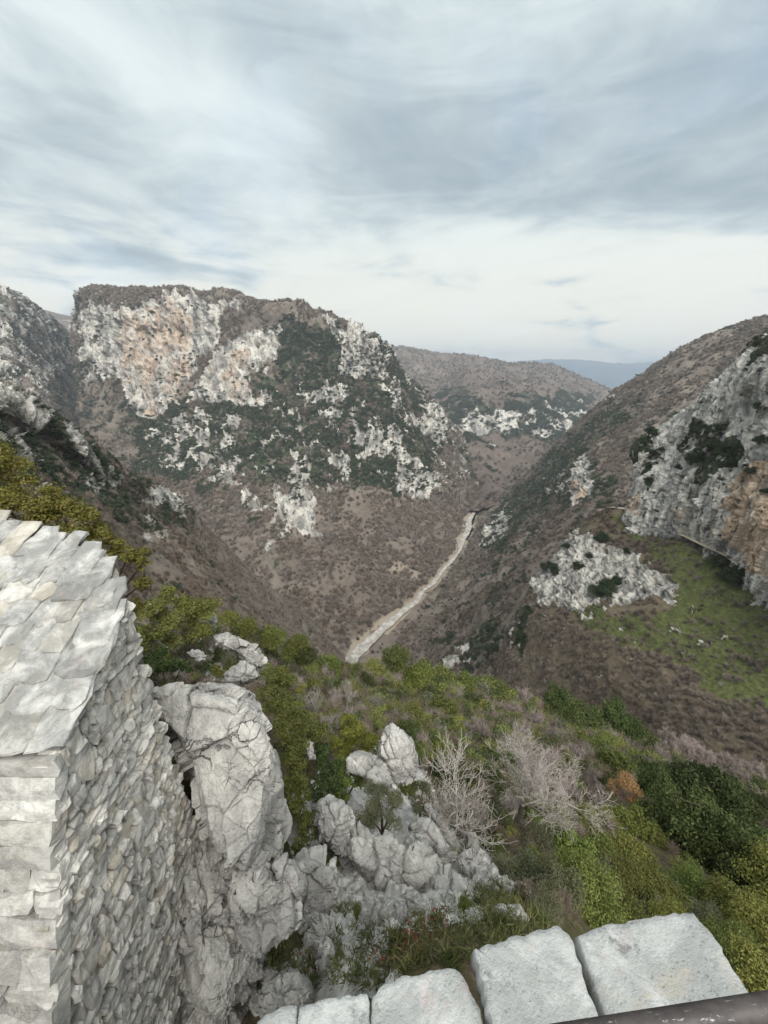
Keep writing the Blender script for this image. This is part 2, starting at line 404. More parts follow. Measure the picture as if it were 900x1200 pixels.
# ---- the great mesa across the gorge
hill('mesa', [
    [(135,372,1750),(130,372,1550),(125,420,1480),(120,462,1320),(112,512,1150),(106,570,960),(106,640,830)],
    [(104,376,1700),(92,349,1190),(88,400,1175),(95,450,1130),(97,500,1040),(103,560,900),(120,630,790)],
    [(135,370,1600),(112,339,1150),(118,400,1120),(122,460,1060),(130,515,960),(150,570,840),(170,640,730)],
    [(165,374,1550),(152,341,1085),(148,400,1040),(152,465,990),(165,530,900),(190,595,790),(215,660,690)],
    [(200,376,1500),(195,336,1060),(190,400,1015),(185,475,970),(200,550,870),(225,615,760),(260,680,645)],
    [(250,378,1450),(250,343,1040),(243,400,1005),(238,470,945),(245,550,850),(270,630,710),(300,710,590)],
    [(310,384,1430),(310,352,1030),(303,405,990),(298,480,910),(303,560,805),(320,640,675),(350,745,545)],
    [(370,392,1400),(370,366,1010),(366,420,970),(362,500,880),(365,580,770),(378,660,640),(395,772,500)],
    [(420,402,1400),(418,384,1000),(416,430,965),(415,510,870),(420,590,770),(430,670,640),(428,770,495)],
    [(450,418,1400),(446,402,1000),(452,446,960),(455,525,865),(463,595,775),(478,655,680),(475,722,572)],
    [(480,446,1400),(474,450,1060),(486,485,995),(492,540,915),(500,590,835),(512,640,745),(518,680,665)],
    [(516,484,1450),(512,487,1070),(515,512,1035),(513,555,965),(524,590,890),(535,620,820),(541,640,795)],
    [(530,500,1500),(526,505,1180),(532,535,1130),(540,560,1060),(548,580,1000),(553,600,950),(556,612,925)],
    [(545,520,1600),(545,525,1350),(552,545,1230),(558,562,1150),(564,574,1090),(566,584,1060),(568,592,1035)],
], 420, 620, M['mesa'], 'flat topped limestone mountain with pale cliffs and brown woods below',
    rock=(0.40, [
        (0.02, [(60,560),(180,590),(250,560),(300,600),(345,690),(350,560),(500,590),(560,560),(600,640),(420,800),(60,700)]),
        (0.0, [(95,470),(150,420),(170,500),(150,560),(95,560)]),
        (0.05, [(92,330),(460,330),(460,385),(420,384),(370,372),(310,362),(250,354),(190,348),(130,352),(92,358)]),
        (0.95, [(128,362),(190,350),(262,353),(262,378),(235,420),(218,462),(175,488),(150,476),(130,420)]),
        (0.18, [(240,420),(268,385),(330,362),(345,368),(290,392),(255,430),(225,470),(215,460)]),
        (0.88, [(262,400),(300,385),(330,376),(332,410),(296,440),(318,468),(232,472),(238,440)]),
        (0.84, [(380,372),(425,390),(450,404),(456,442),(430,438),(404,444),(388,412)]),
        (0.1, [(330,370),(380,372),(395,430),(440,480),(380,450),(330,440)]),
        (0.72, [(352,458),(380,450),(412,462),(408,478),(365,476)]),
        (0.80, [(418,508),(440,500),(462,510),(460,526),(425,522)]),
        (0.96, [(486,480),(510,480),(520,488),(518,516),(494,508)]),
        (0.72, [(450,528),(480,540),(508,560),(505,588),(480,580),(470,560)]),
        (0.70, [(385,540),(410,528),(420,545),(395,560)]),
        (0.58, [(176,500),(240,488),(285,500),(285,560),(255,575),(220,545),(182,548)]),
        (0.72, [(318,628),(332,570),(346,538),(362,560),(372,600),(378,640)]),
        (0.66, [(92,360),(128,362),(132,440),(104,452),(90,410)]),
        (0.60, [(280,555),(305,565),(318,600),(300,606),(285,590)]),
    ]),
    green=(0.35, [
        (0.62, [(150,470),(330,440),(330,380),(450,400),(520,500),(500,580),(380,560),(300,560),(160,560)]),
        (0.0, [(60,560),(190,590),(300,610),(345,700),(350,565),(500,590),(560,560),(600,640),(420,800),(60,760)]),
        (0.0, [(92,330),(300,330),(380,368),(300,372),(250,430),(215,470),(250,390),(260,352),(92,352)]),
    ]),
    ochre=(0.0, [(0.60, [(142,358),(200,356),(235,380),(228,430),(215,470),(165,485),(140,440)]), (0.55, [(240,440),(290,400),(320,465),(235,470)]), (0.45,[(410,415),(440,420),(435,440)])]),
    soil=(0.0, [(0.55, [(458,655),(468,650),(496,680),(480,690)])]),
    scale=110, amp=16, rock_amp=22, seed=3, rock_soft=6)

# ---- mountain wall at the left and the blue shoulder behind it
hill('mountain', [
    [(-300,340,1400),(-400,285,1000),(-380,390,900),(-350,490,790),(-320,600,670)],
    [(-60,360,1500),(-110,318,1100),(-110,400,1000),(-100,480,860),(-90,560,720)],
    [(20,365,1600),(0,338,1150),(0,400,1050),(5,460,930),(10,540,760)],
    [(45,378,1700),(24,349,1200),(22,405,1090),(25,460,970),(30,540,790)],
    [(62,384,1750),(44,365,1280),(40,412,1150),(44,460,1020),(50,545,830)],
    [(82,395,1800),(66,383,1420),(62,424,1270),(68,472,1090),(76,555,880)],
    [(94,415,1850),(86,412,1600),(84,452,1370),(92,500,1150),(100,575,910)],
    [(110,440,2000),(108,440,1750),(108,470,1500),(110,520,1230),(116,590,950)],
], 240, 320, M['mesa'], 'hazy grey mountain wall with scattered scrub beyond the rocky spur',
    rock=(0.56, [(0.06, [(70,440),(130,420),(140,600),(60,600),(48,500)])]), green=(0.42, []), ochre=(0.0, [(0.45, [(15,430),(50,430),(45,470),(15,470)])]),
    scale=110, amp=14, rock_amp=18, seed=21, key='wall')
hill('mountain', [
    [(-320,385,3900),(-320,372,2600),(-320,440,2100)],
    [(-60,372,3900),(-60,358,2600),(-60,440,2100)],
    [(0,372,3900),(0,356,2600),(0,440,2100)],
    [(40,375,3900),(40,364,2600),(40,440,2100)],
    [(70,378,3900),(70,370,2600),(75,440,2100)],
    [(120,385,3900),(120,378,2600),(120,440,2100)],
    [(190,395,3900),(190,395,2600),(190,440,2100)],
], 60, 120, M['far'], 'pale blue mountain shoulder seen through the notch of the gorge', rock=(0.3, []), green=(0.3, []), scale=300, amp=25, rock_amp=20, seed=23)

# ---- far brown hills down the gorge and the blue range
hill('hill', [c + [(c[-1][0], c[-1][1] + 22, c[-1][2] * .86)] for c in [
    [(380,425,5200),(380,404,3300),(390,430,2900),(400,452,2500),(400,500,2100),(420,540,1750),(430,580,1500),(450,600,1300)],
    [(450,428,5200),(448,407,3300),(455,428,2900),(460,448,2500),(465,480,2050),(480,520,1650),(490,560,1400),(500,590,1230)],
    [(500,432,5200),(500,413,3300),(505,430,2900),(512,447,2450),(520,474,1950),(528,516,1560),(535,552,1320),(540,585,1150)],
    [(555,436,5200),(555,420,3300),(560,430,2700),(562,440,2150),(564,470,1800),(568,512,1560),(572,552,1300),(575,582,1090)],
    [(605,440,5200),(605,427,3200),(610,436,2700),(612,448,2150),(614,474,1800),(612,516,1560),(604,552,1320),(603,582,1090)],
    [(650,446,5200),(645,430,3200),(650,442,2800),(652,456,2300),(652,480,1900),(645,515,1620),(635,552,1380),(632,585,1130)],
    [(690,456,5200),(684,446,3300),(690,456,2900),(695,468,2500),(695,490,2100),(690,520,1700),(680,560,1450),(675,595,1200)],
    [(730,470,5200),(725,463,3400),(735,472,3000),(740,482,2600),(740,505,2200),(735,540,1800),(730,590,1500),(725,620,1300)],
    [(790,500,5200),(790,492,3400),(790,500,3000),(790,512,2600),(790,530,2200),(790,560,1800),(780,610,1500),(775,640,1300)],
]], 320, 360, M['far'], 'rounded brown wooded hills at the far end of the gorge',
    rock=(0.05, [(0.60, [(528,482),(545,474),(600,478),(650,484),(690,470),(690,488),(655,506),(620,508),(590,520),(560,514),(535,508)]), (0.4, [(500,470),(540,470),(530,520),(520,520)])]),
    green=(0.1, [(0.55, [(500,470),(540,464),(600,468),(690,462),(700,500),(640,515),(540,525)])]),
    soil=(0.0, [(0.6, [(484,431),(500,433),(526,437),(526,439),(500,435.5),(484,433.5)])]), scale=230, amp=28, rock_amp=22, seed=31, rock_soft=5)
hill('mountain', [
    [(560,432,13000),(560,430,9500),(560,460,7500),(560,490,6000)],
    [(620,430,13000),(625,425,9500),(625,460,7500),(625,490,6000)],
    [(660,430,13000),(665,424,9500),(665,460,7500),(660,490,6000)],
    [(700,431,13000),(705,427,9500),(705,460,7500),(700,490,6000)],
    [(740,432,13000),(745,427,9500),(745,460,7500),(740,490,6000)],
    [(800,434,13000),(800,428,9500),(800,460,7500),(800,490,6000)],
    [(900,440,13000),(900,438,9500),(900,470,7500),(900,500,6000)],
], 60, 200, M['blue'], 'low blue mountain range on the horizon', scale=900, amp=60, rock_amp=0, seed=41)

# ---- long wooded ridge at the right that comes down to the river
hill('hillside', [
    [(1150,330,1000),(1150,290,560),(1120,420,420),(1100,560,330),(1080,680,260),(1060,800,215),(1000,900,150)],
    [(1000,360,1000),(990,335,640),(980,420,500),(960,540,380),(940,640,300),(900,760,230),(900,850,160)],
    [(920,395,1050),(900,374,720),(890,420,590),(870,510,450),(840,600,340),(790,720,245),(790,810,175)],
    [(860,415,1100),(845,389,770),(830,430,640),(810,505,500),(780,590,375),(720,720,250),(730,800,180)],
    [(805,435,1150),(795,412,810),(780,450,690),(762,510,545),(740,580,420),(670,720,275),(680,800,190)],
    [(765,455,1200),(752,440,850),(742,470,735),(725,520,590),(710,580,450),(640,720,300),(640,800,210)],
    [(735,480,1250),(722,460,890),(714,488,775),(698,530,640),(680,590,490),(605,730,330),(595,815,240)],
    [(700,505,1300),(688,490,920),(682,512,810),(668,548,680),(650,605,540),(565,745,365),(545,825,280)],
    [(665,535,1350),(655,520,950),(650,540,850),(640,570,720),(622,620,590),(530,755,400),(510,835,310)],
    [(632,558,1350),(625,550,985),(620,566,890),(612,592,770),(598,632,640),(505,765,425),(480,840,335)],
    [(603,575,1350),(598,574,1010),(594,586,920),(588,606,820),(576,640,700),(485,770,448),(460,845,355)],
    [(580,585,1300),(577,586,1020),(574,598,940),(568,618,840),(556,648,738),(470,772,465),(445,850,370)],
    [(566,590,1200),(563,594,1005),(556,606,935),(550,624,855),(536,657,750),(450,778,478),(425,850,390)],
    [(560,594,1100),(556,598,990),(550,612,925),(545,630,845),(528,664,730),(430,785,480),(405,850,395)],
], 420, 520, M['mid'], 'brown wooded ridge with small cliffs falling to the pale riverbed',
    rock=(0.10, [
        (0.05, [(560,650),(640,640),(700,700),(560,800),(440,790)]),
        (0.92, [(662,592),(672,560),(682,540),(695,538),(696,565),(684,590),(668,602)]),
        (0.45, [(640,560),(672,548),(668,580),(645,585)]),
        (0.55, [(560,645),(575,610),(600,590),(608,600),(595,625),(580,640)]),
        (0.42, [(700,470),(722,460),(728,475),(705,490)]),
        (0.5, [(523,770),(540,750),(575,752),(575,785),(530,790)]),
    ]),
    green=(0.26, [(0.6, [(560,640),(580,600),(640,540),(720,470),(735,490),(690,540),(740,590),(640,600),(600,660)]), (0.5, [(510,740),(600,730),(600,800),(510,800)])]),
    ochre=(0.0, [(0.75, [(666,570),(682,560),(684,582),(670,594)])]), scale=70, amp=9, rock_amp=12, seed=51, rock_soft=6, key='ridge')

# ---- rocky spur at the left
hill('hillside', [
    [(-400,430,380),(-420,380,104),(-420,460,92),(-420,560,74),(-420,690,55),(-420,780,44)],
    [(-110,450,420),(-110,415,120),(-110,470,105),(-110,540,85),(-110,640,62),(-110,720,50)],
    [(20,470,430),(-20,445,145),(-20,490,128),(-10,550,105),(0,640,80),(20,740,62)],
    [(60,490,430),(22,463,165),(20,505,148),(30,560,124),(50,640,95),(80,740,72)],
    [(95,515,440),(62,492,180),(60,530,163),(75,580,138),(95,650,110),(130,750,82)],
    [(130,545,450),(104,520,202),(104,555,184),(115,600,158),(135,665,128),(175,760,95)],
    [(170,575,470),(145,552,238),(146,582,218),(156,622,188),(176,680,152),(225,770,112)],
    [(205,600,490),(182,572,275),(186,602,252),(198,642,218),(220,695,178),(265,780,135)],
    [(240,625,500),(216,594,315),(224,626,290),(240,665,252),(262,715,208),(305,790,165)],
    [(275,655,520),(256,636,362),(266,668,334),(282,702,295),(302,745,250),(340,800,205)],
    [(315,690,540),(298,680,412),(308,706,384),(322,734,346),(342,770,300),(375,815,250)],
    [(355,720,540),(342,714,450),(352,738,428),(366,762,394),(384,790,350),(410,830,300)],
    [(395,762,520),(388,757,482),(398,776,462),(410,796,430),(425,820,390),(445,850,340)],
    [(415,790,500),(412,786,478),(420,800,460),(430,816,432),(445,838,395),(465,870,350)],
], 320, 470, M['mid'], 'brown scrubby spur with white rock outcrops behind the stone roof',
    rock=(0.04, [
        (0.95, [(-30,440),(10,452),(30,468),(55,488),(45,500),(20,492),(-10,500),(-40,490)]),
        (0.85, [(62,495),(90,508),(115,535),(132,566),(105,570),(95,540),(70,520)]),
        (0.9, [(0,505),(25,510),(45,545),(60,570),(20,560),(-20,530)]),
        (0.75, [(118,556),(142,560),(140,575),(118,575)]),
        (0.85, [(160,580),(180,568),(200,570),(220,595),(212,610),(190,595),(168,592)]),
        (0.5, [(165,610),(200,625),(190,640),(170,630)]),
    ]),
    green=(0.12, [(0.52, [(-40,440),(60,480),(140,550),(225,590),(230,620),(150,620),(60,590),(-40,560)])]),
    soil=(0.0, [(0.35, [(175,618),(205,632),(200,640),(178,628)])]), scale=26, amp=3.5, rock_amp=4.5, seed=61, rock_soft=4, key='spur')

# ---- limestone cliff at the right and the grassy shoulder below its path
CLIFF_ROCK = (0.95, [
        (0.44, [(742,500),(765,505),(775,545),(760,560),(740,545)]),
        (0.47, [(790,520),(820,505),(850,490),(870,520),(850,545),(830,560),(800,545)]),
        (0.5, [(840,500),(880,520),(890,560),(866,558),(845,530)]),
        (0.25, [(880,395),(915,380),(915,410),(890,440),(880,425)])])
hill('cliff', [
    [(830,515,300),(800,514,262),(795,540,256),(790,575,252),(786,620,246),(786,680,246)],
    [(800,505,270),(768,514,226),(764,540,220),(762,572,217),(760,612,215),(760,680,215)],
    [(792,500,240),(748,522,196),(745,546,190),(742,572,186),(736,604,182),(736,665,182)],
    [(840,480,235),(797,492,182),(785,530,170),(776,575,164),(772,622,162),(772,690,162)],
    [(885,440,225),(843,452,157),(831,520,147),(823,585,142),(820,645,142),(820,715,142)],
    [(925,400,215),(882,410,143),(875,500,133),(868,590,127),(865,670,125),(865,745,125)],
    [(960,370,205),(908,388,135),(902,490,124),(899,600,116),(900,702,110),(900,790,110)],
    [(1060,320,195),(990,335,120),(985,480,105),(980,620,97),(976,770,89),(976,870,89)],
    [(1210,250,180),(1120,250,106),(1110,450,90),(1100,640,80),(1090,850,73),(1090,960,73)],
], 420, 460, M['cliff'], 'tall grey and ochre limestone cliff above the ledge path', rock=CLIFF_ROCK, green=(0.75, []),
    ochre=(0.0, [(0.75, [(860,560),(905,535),(960,540),(960,760),(900,690),(862,650),(835,640),(850,600)]), (0.6, [(735,600),(742,575),(755,580),(760,604)]), (0.5, [(795,600),(830,590),(850,640),(800,630)])]),
    scale=20, amp=2.6, rock_amp=3.1, seed=71, rock_soft=5)

hill('grassy_shoulder', [
    [(735,592,260),(715,600,250),(690,635,250),(655,690,250),(625,745,250),(595,810,250)],
    [(720,597,215),(702,603,212),(668,640,212),(632,690,214),(606,742,215),(575,805,220)],
    [(724,597,188),(706,608,189),(664,648,188),(622,695,190),(600,745,190),(570,810,195)],
    [(748,601,181),(724,640,171),(694,682,162),(655,735,160),(628,800,158),(595,862,160)],
    [(806,632,149),(782,680,139),(762,727,131),(724,787,126),(694,850,124),(672,912,124)],
    [(856,656,131),(842,717,120),(832,772,110),(804,838,102),(792,902,96),(782,962,96)],
    [(912,700,110),(912,772,99),(922,842,90),(904,895,84),(902,962,76),(902,1022,72)],
    [(1010,790,87),(1010,862,80),(1010,925,74),(1010,985,67),(1010,1045,60),(1010,1105,56)],
    [(1150,900,72),(1150,980,66),(1150,1050,60),(1150,1110,56),(1150,1170,50),(1150,1230,46)],
], 360, 420, M['near_hill'], 'green grassy shoulder with a band of white rock below the cliff',
    rock=(0.17, [
        (0.86, [(665,628),(690,625),(720,640),(750,655),(775,670),(792,690),(802,715),(832,730),(826,746),(790,738),(760,728),(735,722),(708,714),(700,736),(670,732),(640,706),(620,690),(635,665),(655,645)]),
        (0.6, [(770,690),(800,698),(830,720),(830,740),(790,738),(772,720)]),
        (0.55, [(596,715),(606,705),(615,730),(606,765),(598,760)]),
        (0.5, [(870,690),(900,698),(920,720),(900,725)]),
        (0.30, [(780,700),(900,740),(900,800),(780,780),(700,760),(620,730)]),
    ]),
    green=(0.0, [(0.4, [(596,700),(612,700),(620,770),(600,780)])]),
    grass=(0.34, [(0.86, [(712,606),(760,615),(860,665),(960,720),(960,850),(860,810),(760,770),(690,740),(660,705),(760,730),(800,700),(770,655)]), (0.15, [(600,730),(680,745),(740,790),(800,850),(700,900),(590,830)]), (0.12, [(790,830),(900,850),(900,960),(780,930)])]),
    scale=16, amp=1.4, rock_amp=3.0, seed=81, rock_soft=4)

# ------------------------------------------------------------------ slope below the terrace
def fg_rows():
    rows = [
        [(120,1190,7.0),(300,1190,4.7),(420,1190,3.4),(520,1190,3.3),(640,1190,3.6),(760,1190,5.5),(950,1190,7.0),(1200,1190,8)],
        [(120,1150,7.5),(300,1130,5.3),(420,1110,4.5),(520,1090,4.4),(640,1085,5.2),(760,1110,8),(950,1150,9.5),(1200,1150,11)],
        [(150,1000,9.5),(320,1010,8),(430,1000,7.3),(530,990,9.2),(640,1000,11),(760,1020,14),(950,1050,16),(1250,1050,18)],
        [(180,905,7.5),(330,905,9),(440,925,11),(540,935,14),(640,940,18),(760,950,24),(950,990,28),(1250,1000,30)],
        [(160,825,9),(300,828,11.5),(430,850,17),(540,868,27),(640,880,33),(760,900,40),(950,950,46),(1250,980,46)],
        [(150,770,12),(280,778,15.5),(400,806,32),(520,832,50),(640,850,55),(760,885,62),(950,935,66),(1250,970,66)],
        [(150,728,17),(262,750,22),(400,790,55),(510,812,74),(640,834,80),(760,890,78),(950,945,78),(1250,980,78)],
        [(150,770,40),(260,800,45),(390,855,90),(510,880,110),(640,895,108),(760,940,98),(950,1010,88),(1250,1040,86)],
    ]
    left = [(-150,1190,8),(-150,1150,8.5),(-150,1000,9),(-150,905,10),(-120,825,11),(-100,760,13),(-100,722,17),(-100,770,40)]
    return [[l] + r for l, r in zip(left, rows)]
def build_fg():
    a = np.array(fg_rows(), float)
    w = P(a[..., 0], a[..., 1], a[..., 2])
    near = w[0].copy(); near[:, 1] = -2.0; near[:, 2] += 0.5
    w = np.concatenate([near[None], w])
    w = catmull(np.swapaxes(w, 0, 1), 320); w = catmull(np.swapaxes(w, 0, 1), 320)
    T = np.maximum(w @ FW, 2)[..., None]
    w[..., 2:] += 0.035 * T * fbm(w / (0.2 * T), 4, 5)[..., None] + 0.10 * fbm(w / 0.6, 4, 6)[..., None]
    return w
FG = build_fg()
def mat_earth():
    m, k, b = mat_new('slope_earth')
    co = k.coord('Object')
    col = k.mix(k.ramp(k.noise(co, 0.9, 7, 0.7), 0.4, 0.62), c4(0.075, 0.058, 0.036), c4(0.085, 0.085, 0.03))
    col = k.mix(k.ramp(k.noise(co, 5.0, 6, 0.7), 0.5, 0.68), col, c4(0.17, 0.13, 0.085))
    rc = k.mix(k.ramp(k.noise(co, 2.2, 9, 0.7), 0.38, 0.6), c4(0.36, 0.35, 0.33), c4(0.66, 0.64, 0.59))
    rc = k.mix(k.math('MULTIPLY', k.ramp(k.noise(co, 6, 8, 0.75), 0.58, 0.66), .7), rc, c4(0.08, 0.08, 0.07))
    col = k.mix(k.ramp(k.math('ADD', k.attr('rock'), k.math('SUBTRACT', k.noise(co, 5, 6, 0.7), 0.5)), 0.42, 0.55), col, rc)
    k.put(b.inputs['Base Color'], col)
    k.put(b.inputs['Normal'], k.bump(k.noise(co, 9, 8, 0.75), 0.8, 0.08))
    return m
fgU, fgV, fgT = [q.reshape(FG.shape[:2]) for q in project(FG.reshape(-1, 3))]
_in = FG[..., 1] > 0.8
fg_n = normals(FG); fg_n = np.where(fg_n[..., 2:] < 0, -fg_n, fg_n)
fg_rock = zones(fgU, fgV, 0.06, [(0.75, [(320,940),(380,900),(440,870),(490,880),(530,960),(560,1000),(600,1010),(660,1085),(600,1060),(560,1080),(500,1095),(430,1120),(360,1110),(335,1060)]), (0.55, [(215,1090),(300,1110),(420,1110),(480,1140),(450,1180),(230,1195)]), (0.7, [(150,740),(200,740),(260,735),(315,775),(300,810),(230,800),(160,790)])], 14) * _in
fg_rock = sstep(.42, .60, fg_rock + .5 * fbm(FG / .7, 5, 77))
_a = fbm(FG / .5, 5, 78, .6, True)
_, _, _v1 = worley_facet(FG / .55, 91); _, _, _v2 = worley_facet(FG / .17, 92)
FG = FG + fg_n * (fg_rock * (.16 * _v1 + .05 * _v2 + .05 * _a - .06))[..., None]
fg_me = new_mesh('slope', FG.reshape(-1, 3), grid_faces(*FG.shape[:2]), mat_earth(), True)
set_attr(fg_me, 'rock', fg_rock)
fg_o = link('slope', fg_me, kind='structure', label='steep shrubby slope falling away below the terrace')
HILLS['slope'] = dict(o=fg_o, g=FG, n=fg_n, U=fgU, V=fgV, rock=fg_rock, T=fgT)
_fc = grid_faces(*FG.shape[:2])
FG_BVH = BVHTree.FromPolygons([tuple(v) for v in FG.reshape(-1, 3)], [tuple(int(i) for i in f) for f in _fc])

def bvh_of(name):
    g = HILLS[name]['g']; f = grid_faces(*g.shape[:2])
    return BVHTree.FromPolygons([tuple(v) for v in g.reshape(-1, 3)], [tuple(int(i) for i in q) for q in f])

def cast(bvh, u, v, fallback=20.0):
    d = P(u, v, 1.0); L = float(np.linalg.norm(d))
    hit = bvh.ray_cast(Vector((0, 0, 0)), Vector(d / L))
    if hit[0] is None:
        p = P(u, v, fallback); return Vector(p), fallback
    return hit[0], float(np.array(hit[0]) @ FW)

def drop(bvh, x, y, z0=50):
    hit = bvh.ray_cast(Vector((x, y, z0)), Vector((0, 0, -1)))
    return hit[0]

# ------------------------------------------------------------------ base ground, river, path
gm, gk, gb = mat_new('ground_brown'); gb.inputs['Base Color'].default_value = c4(0.10, 0.08, 0.06)
S = 14000
link('ground', new_mesh('ground', [(-S, -S, -378), (S, -S, -378), (S, S, -378), (-S, S, -378)], [(0, 1, 2, 3)], gm), kind='structure', label='low ground under the hills')

def ribbon(name, pts, widths, mat, label, n=160, across=7, seed=3, rough=0.3, hump=0.0):
    p = catmull(np.array(pts, float), n); w = catmull(np.array(widths, float)[:, None], n)[:, 0]
    tn = np.gradient(p, axis=0); tn[:, 2] = 0; tn /= np.linalg.norm(tn, axis=1, keepdims=True)
    side = np.stack([tn[:, 1], -tn[:, 0], np.zeros(n)], 1)
    s = np.linspace(-1, 1, across)
    wob = np.stack([fbm(p / (w.mean() * 2), 3, seed), fbm(p / (w.mean() * 2) + 40, 3, seed)], 1) * rough
    L = w * 0.5 * (1 + wob[:, 0]); Rr = w * 0.5 * (1 + wob[:, 1])
    half = np.where(s[None] < 0, L[:, None], Rr[:, None])
    g = p[:, None] + side[:, None] * (s[None] * half)[..., None]
    g[..., 2] += hump * (1 - s[None] ** 2)
    RIB[name] = g
    return link(name, new_mesh(name, g.reshape(-1, 3), grid_faces(n, across), mat, True), kind='structure', label=label)

RIB = {}
ribbon('riverbed', [P_z(u, v, -342) for u, v, w in RIV], [w * .7 for u, v, w in RIV], M['gravel'], 'pale dry gravel riverbed winding along the gorge floor', n=420, rough=.55, hump=1.5)
ribbon('riverbank', [P_z(u, v, -346) for u, v, w in RIV] + [P_z(640, 570, -346)], [w * 2.6 + 24 for u, v, w in RIV] + [90], M['mid'], 'brown overgrown banks beside the riverbed', n=200, across=15, hump=1.0)
_g = RIB['riverbank']; _U, _V, _T = [x.reshape(_g.shape[:2]) for x in project(_g.reshape(-1, 3))]; _n = normals(_g); _n = np.where(_n[..., 2:] < 0, -_n, _n)
_mid = np.abs(np.linspace(-1, 1, 15))[None] * np.ones((200, 1)); _z = np.zeros((200, 15))
HILLS['bank'] = dict(g=_g, n=_n, U=_U, V=_V, rock=(_mid < .42) * 1.0, green=_z, grass=_z, soil=_z)

PATHPX = [(702,600,206),(712,599,196),(725,599,189),(740,602,183),(762,611,172),(784,622,160),(806,633,149.5),(830,645,139),(856,657,131),(884,678,120),(912,701,110),(958,742,98),(1010,790,87)]
ribbon('path', [P(u, v, t) + np.array([-1.6, 0, 2.0]) for u, v, t in PATHPX], [3.0] * len(PATHPX), M['path'], 'narrow pale ledge path along the foot of the cliff', n=200, rough=.25)

# ------------------------------------------------------------------ foliage builders
def unit(v): return v / (np.linalg.norm(v, axis=-1, keepdims=True) + 1e-9)

def leaf_quads(c, nrm, size, rng, aspect=0.5):
    n = len(c); r = rng.normal(size=(n, 3)); t = unit(np.cross(nrm, r)); b = np.cross(nrm, t)
    L = (size * rng.uniform(.65, 1.3, n))[:, None]; W = L * aspect
    v = np.stack([c - t * L * .5, c + b * W * .5 + nrm * L * .08, c + t * L * .5, c - b * W * .5 + nrm * L * .08], 1).reshape(-1, 3)
    return v, np.arange(n * 4).reshape(n, 4)

def clump_leaves(centers, radii, n, size, rng, aspect=0.5, up=0.5):
    centers = np.asarray(centers, float); radii = np.asarray(radii, float)
    w = radii ** 2; k = rng.choice(len(radii), n, p=w / w.sum())
    d = unit(rng.normal(size=(n, 3))); d[:, 2] = np.where(d[:, 2] < -.3, -d[:, 2] * .6, d[:, 2])
    rr = radii[k] * rng.uniform(0.25, 1.0, n) ** 0.45 * (1 + .18 * rng.normal(size=n))
    c = centers[k] + d * rr[:, None]
    nr = unit(d + np.array([0, 0, up]) + .75 * rng.normal(size=(n, 3)))
    return leaf_quads(c, nr, size, rng, aspect)

class Tubes:
    def __init__(self, sides=4): self.v = []; self.f = []; self.s = sides; self.n = 0
    def path(self, pts, rads):
        pts = np.asarray(pts, float); m = len(pts); s = self.s
        tn = unit(np.gradient(pts, axis=0)); ref = np.array([0.31, 0.87, 0.39])
        a = unit(np.cross(tn, ref)); b = np.cross(tn, a)
        th = np.arange(s) * 2 * math.pi / s
        ring = pts[:, None] + (np.cos(th)[None, :, None] * a[:, None] + np.sin(th)[None, :, None] * b[:, None]) * np.asarray(rads)[:, None, None]
        self.v.append(ring.reshape(-1, 3)); i = np.arange(m * s).reshape(m, s) + self.n
        j = np.roll(i, -1, axis=1)
        self.f.append(np.stack([i[:-1].ravel(), j[:-1].ravel(), j[1:].ravel(), i[1:].ravel()], 1)); self.n += m * s
    def mesh(self, name, mat): return new_mesh(name, np.concatenate(self.v), np.concatenate(self.f), mat, True)

def bush_proto(seed, n, leaf, mat, flat=0.8, spread=1.0, ncl=22, stems=8, aspect=0.5, up=0.5, bark='bark', clr=(.28, .46)):
    rng = np.random.default_rng(seed)
    cs, rs = [], []
    for i in range(ncl):
        d = unit(rng.normal(size=3)); d[2] = abs(d[2])
        q = d * np.array([spread, spread, 1.25 * flat]) * rng.uniform(.35, .82)
        q[2] = max(q[2], .12); cs.append(q); rs.append(rng.uniform(*clr))
    v, f = clump_leaves(cs, rs, n, leaf, rng, aspect, up)
    # stray sprigs past the outline
    fm = new_mesh('foliage', v, f, mat)
    t = Tubes(4)
    for i in range(stems):
        e = np.array(cs[i % ncl]) * rng.uniform(.9, 1.3); mid = e * .5 + rng.normal(size=3) * .08
        t.path([np.array([rng.normal() * .06, rng.normal() * .06, -.25]), mid, e], [.035, .022, .006])
        for j in range(4):
            q = e * rng.uniform(.5, 1) ; t.path([q, q + rng.normal(size=3) * .12, q + unit(rng.normal(size=3) + [0, 0, .6]) * .42], [.01, .007, .002])
    return fm, t.mesh('branches', M[bark])

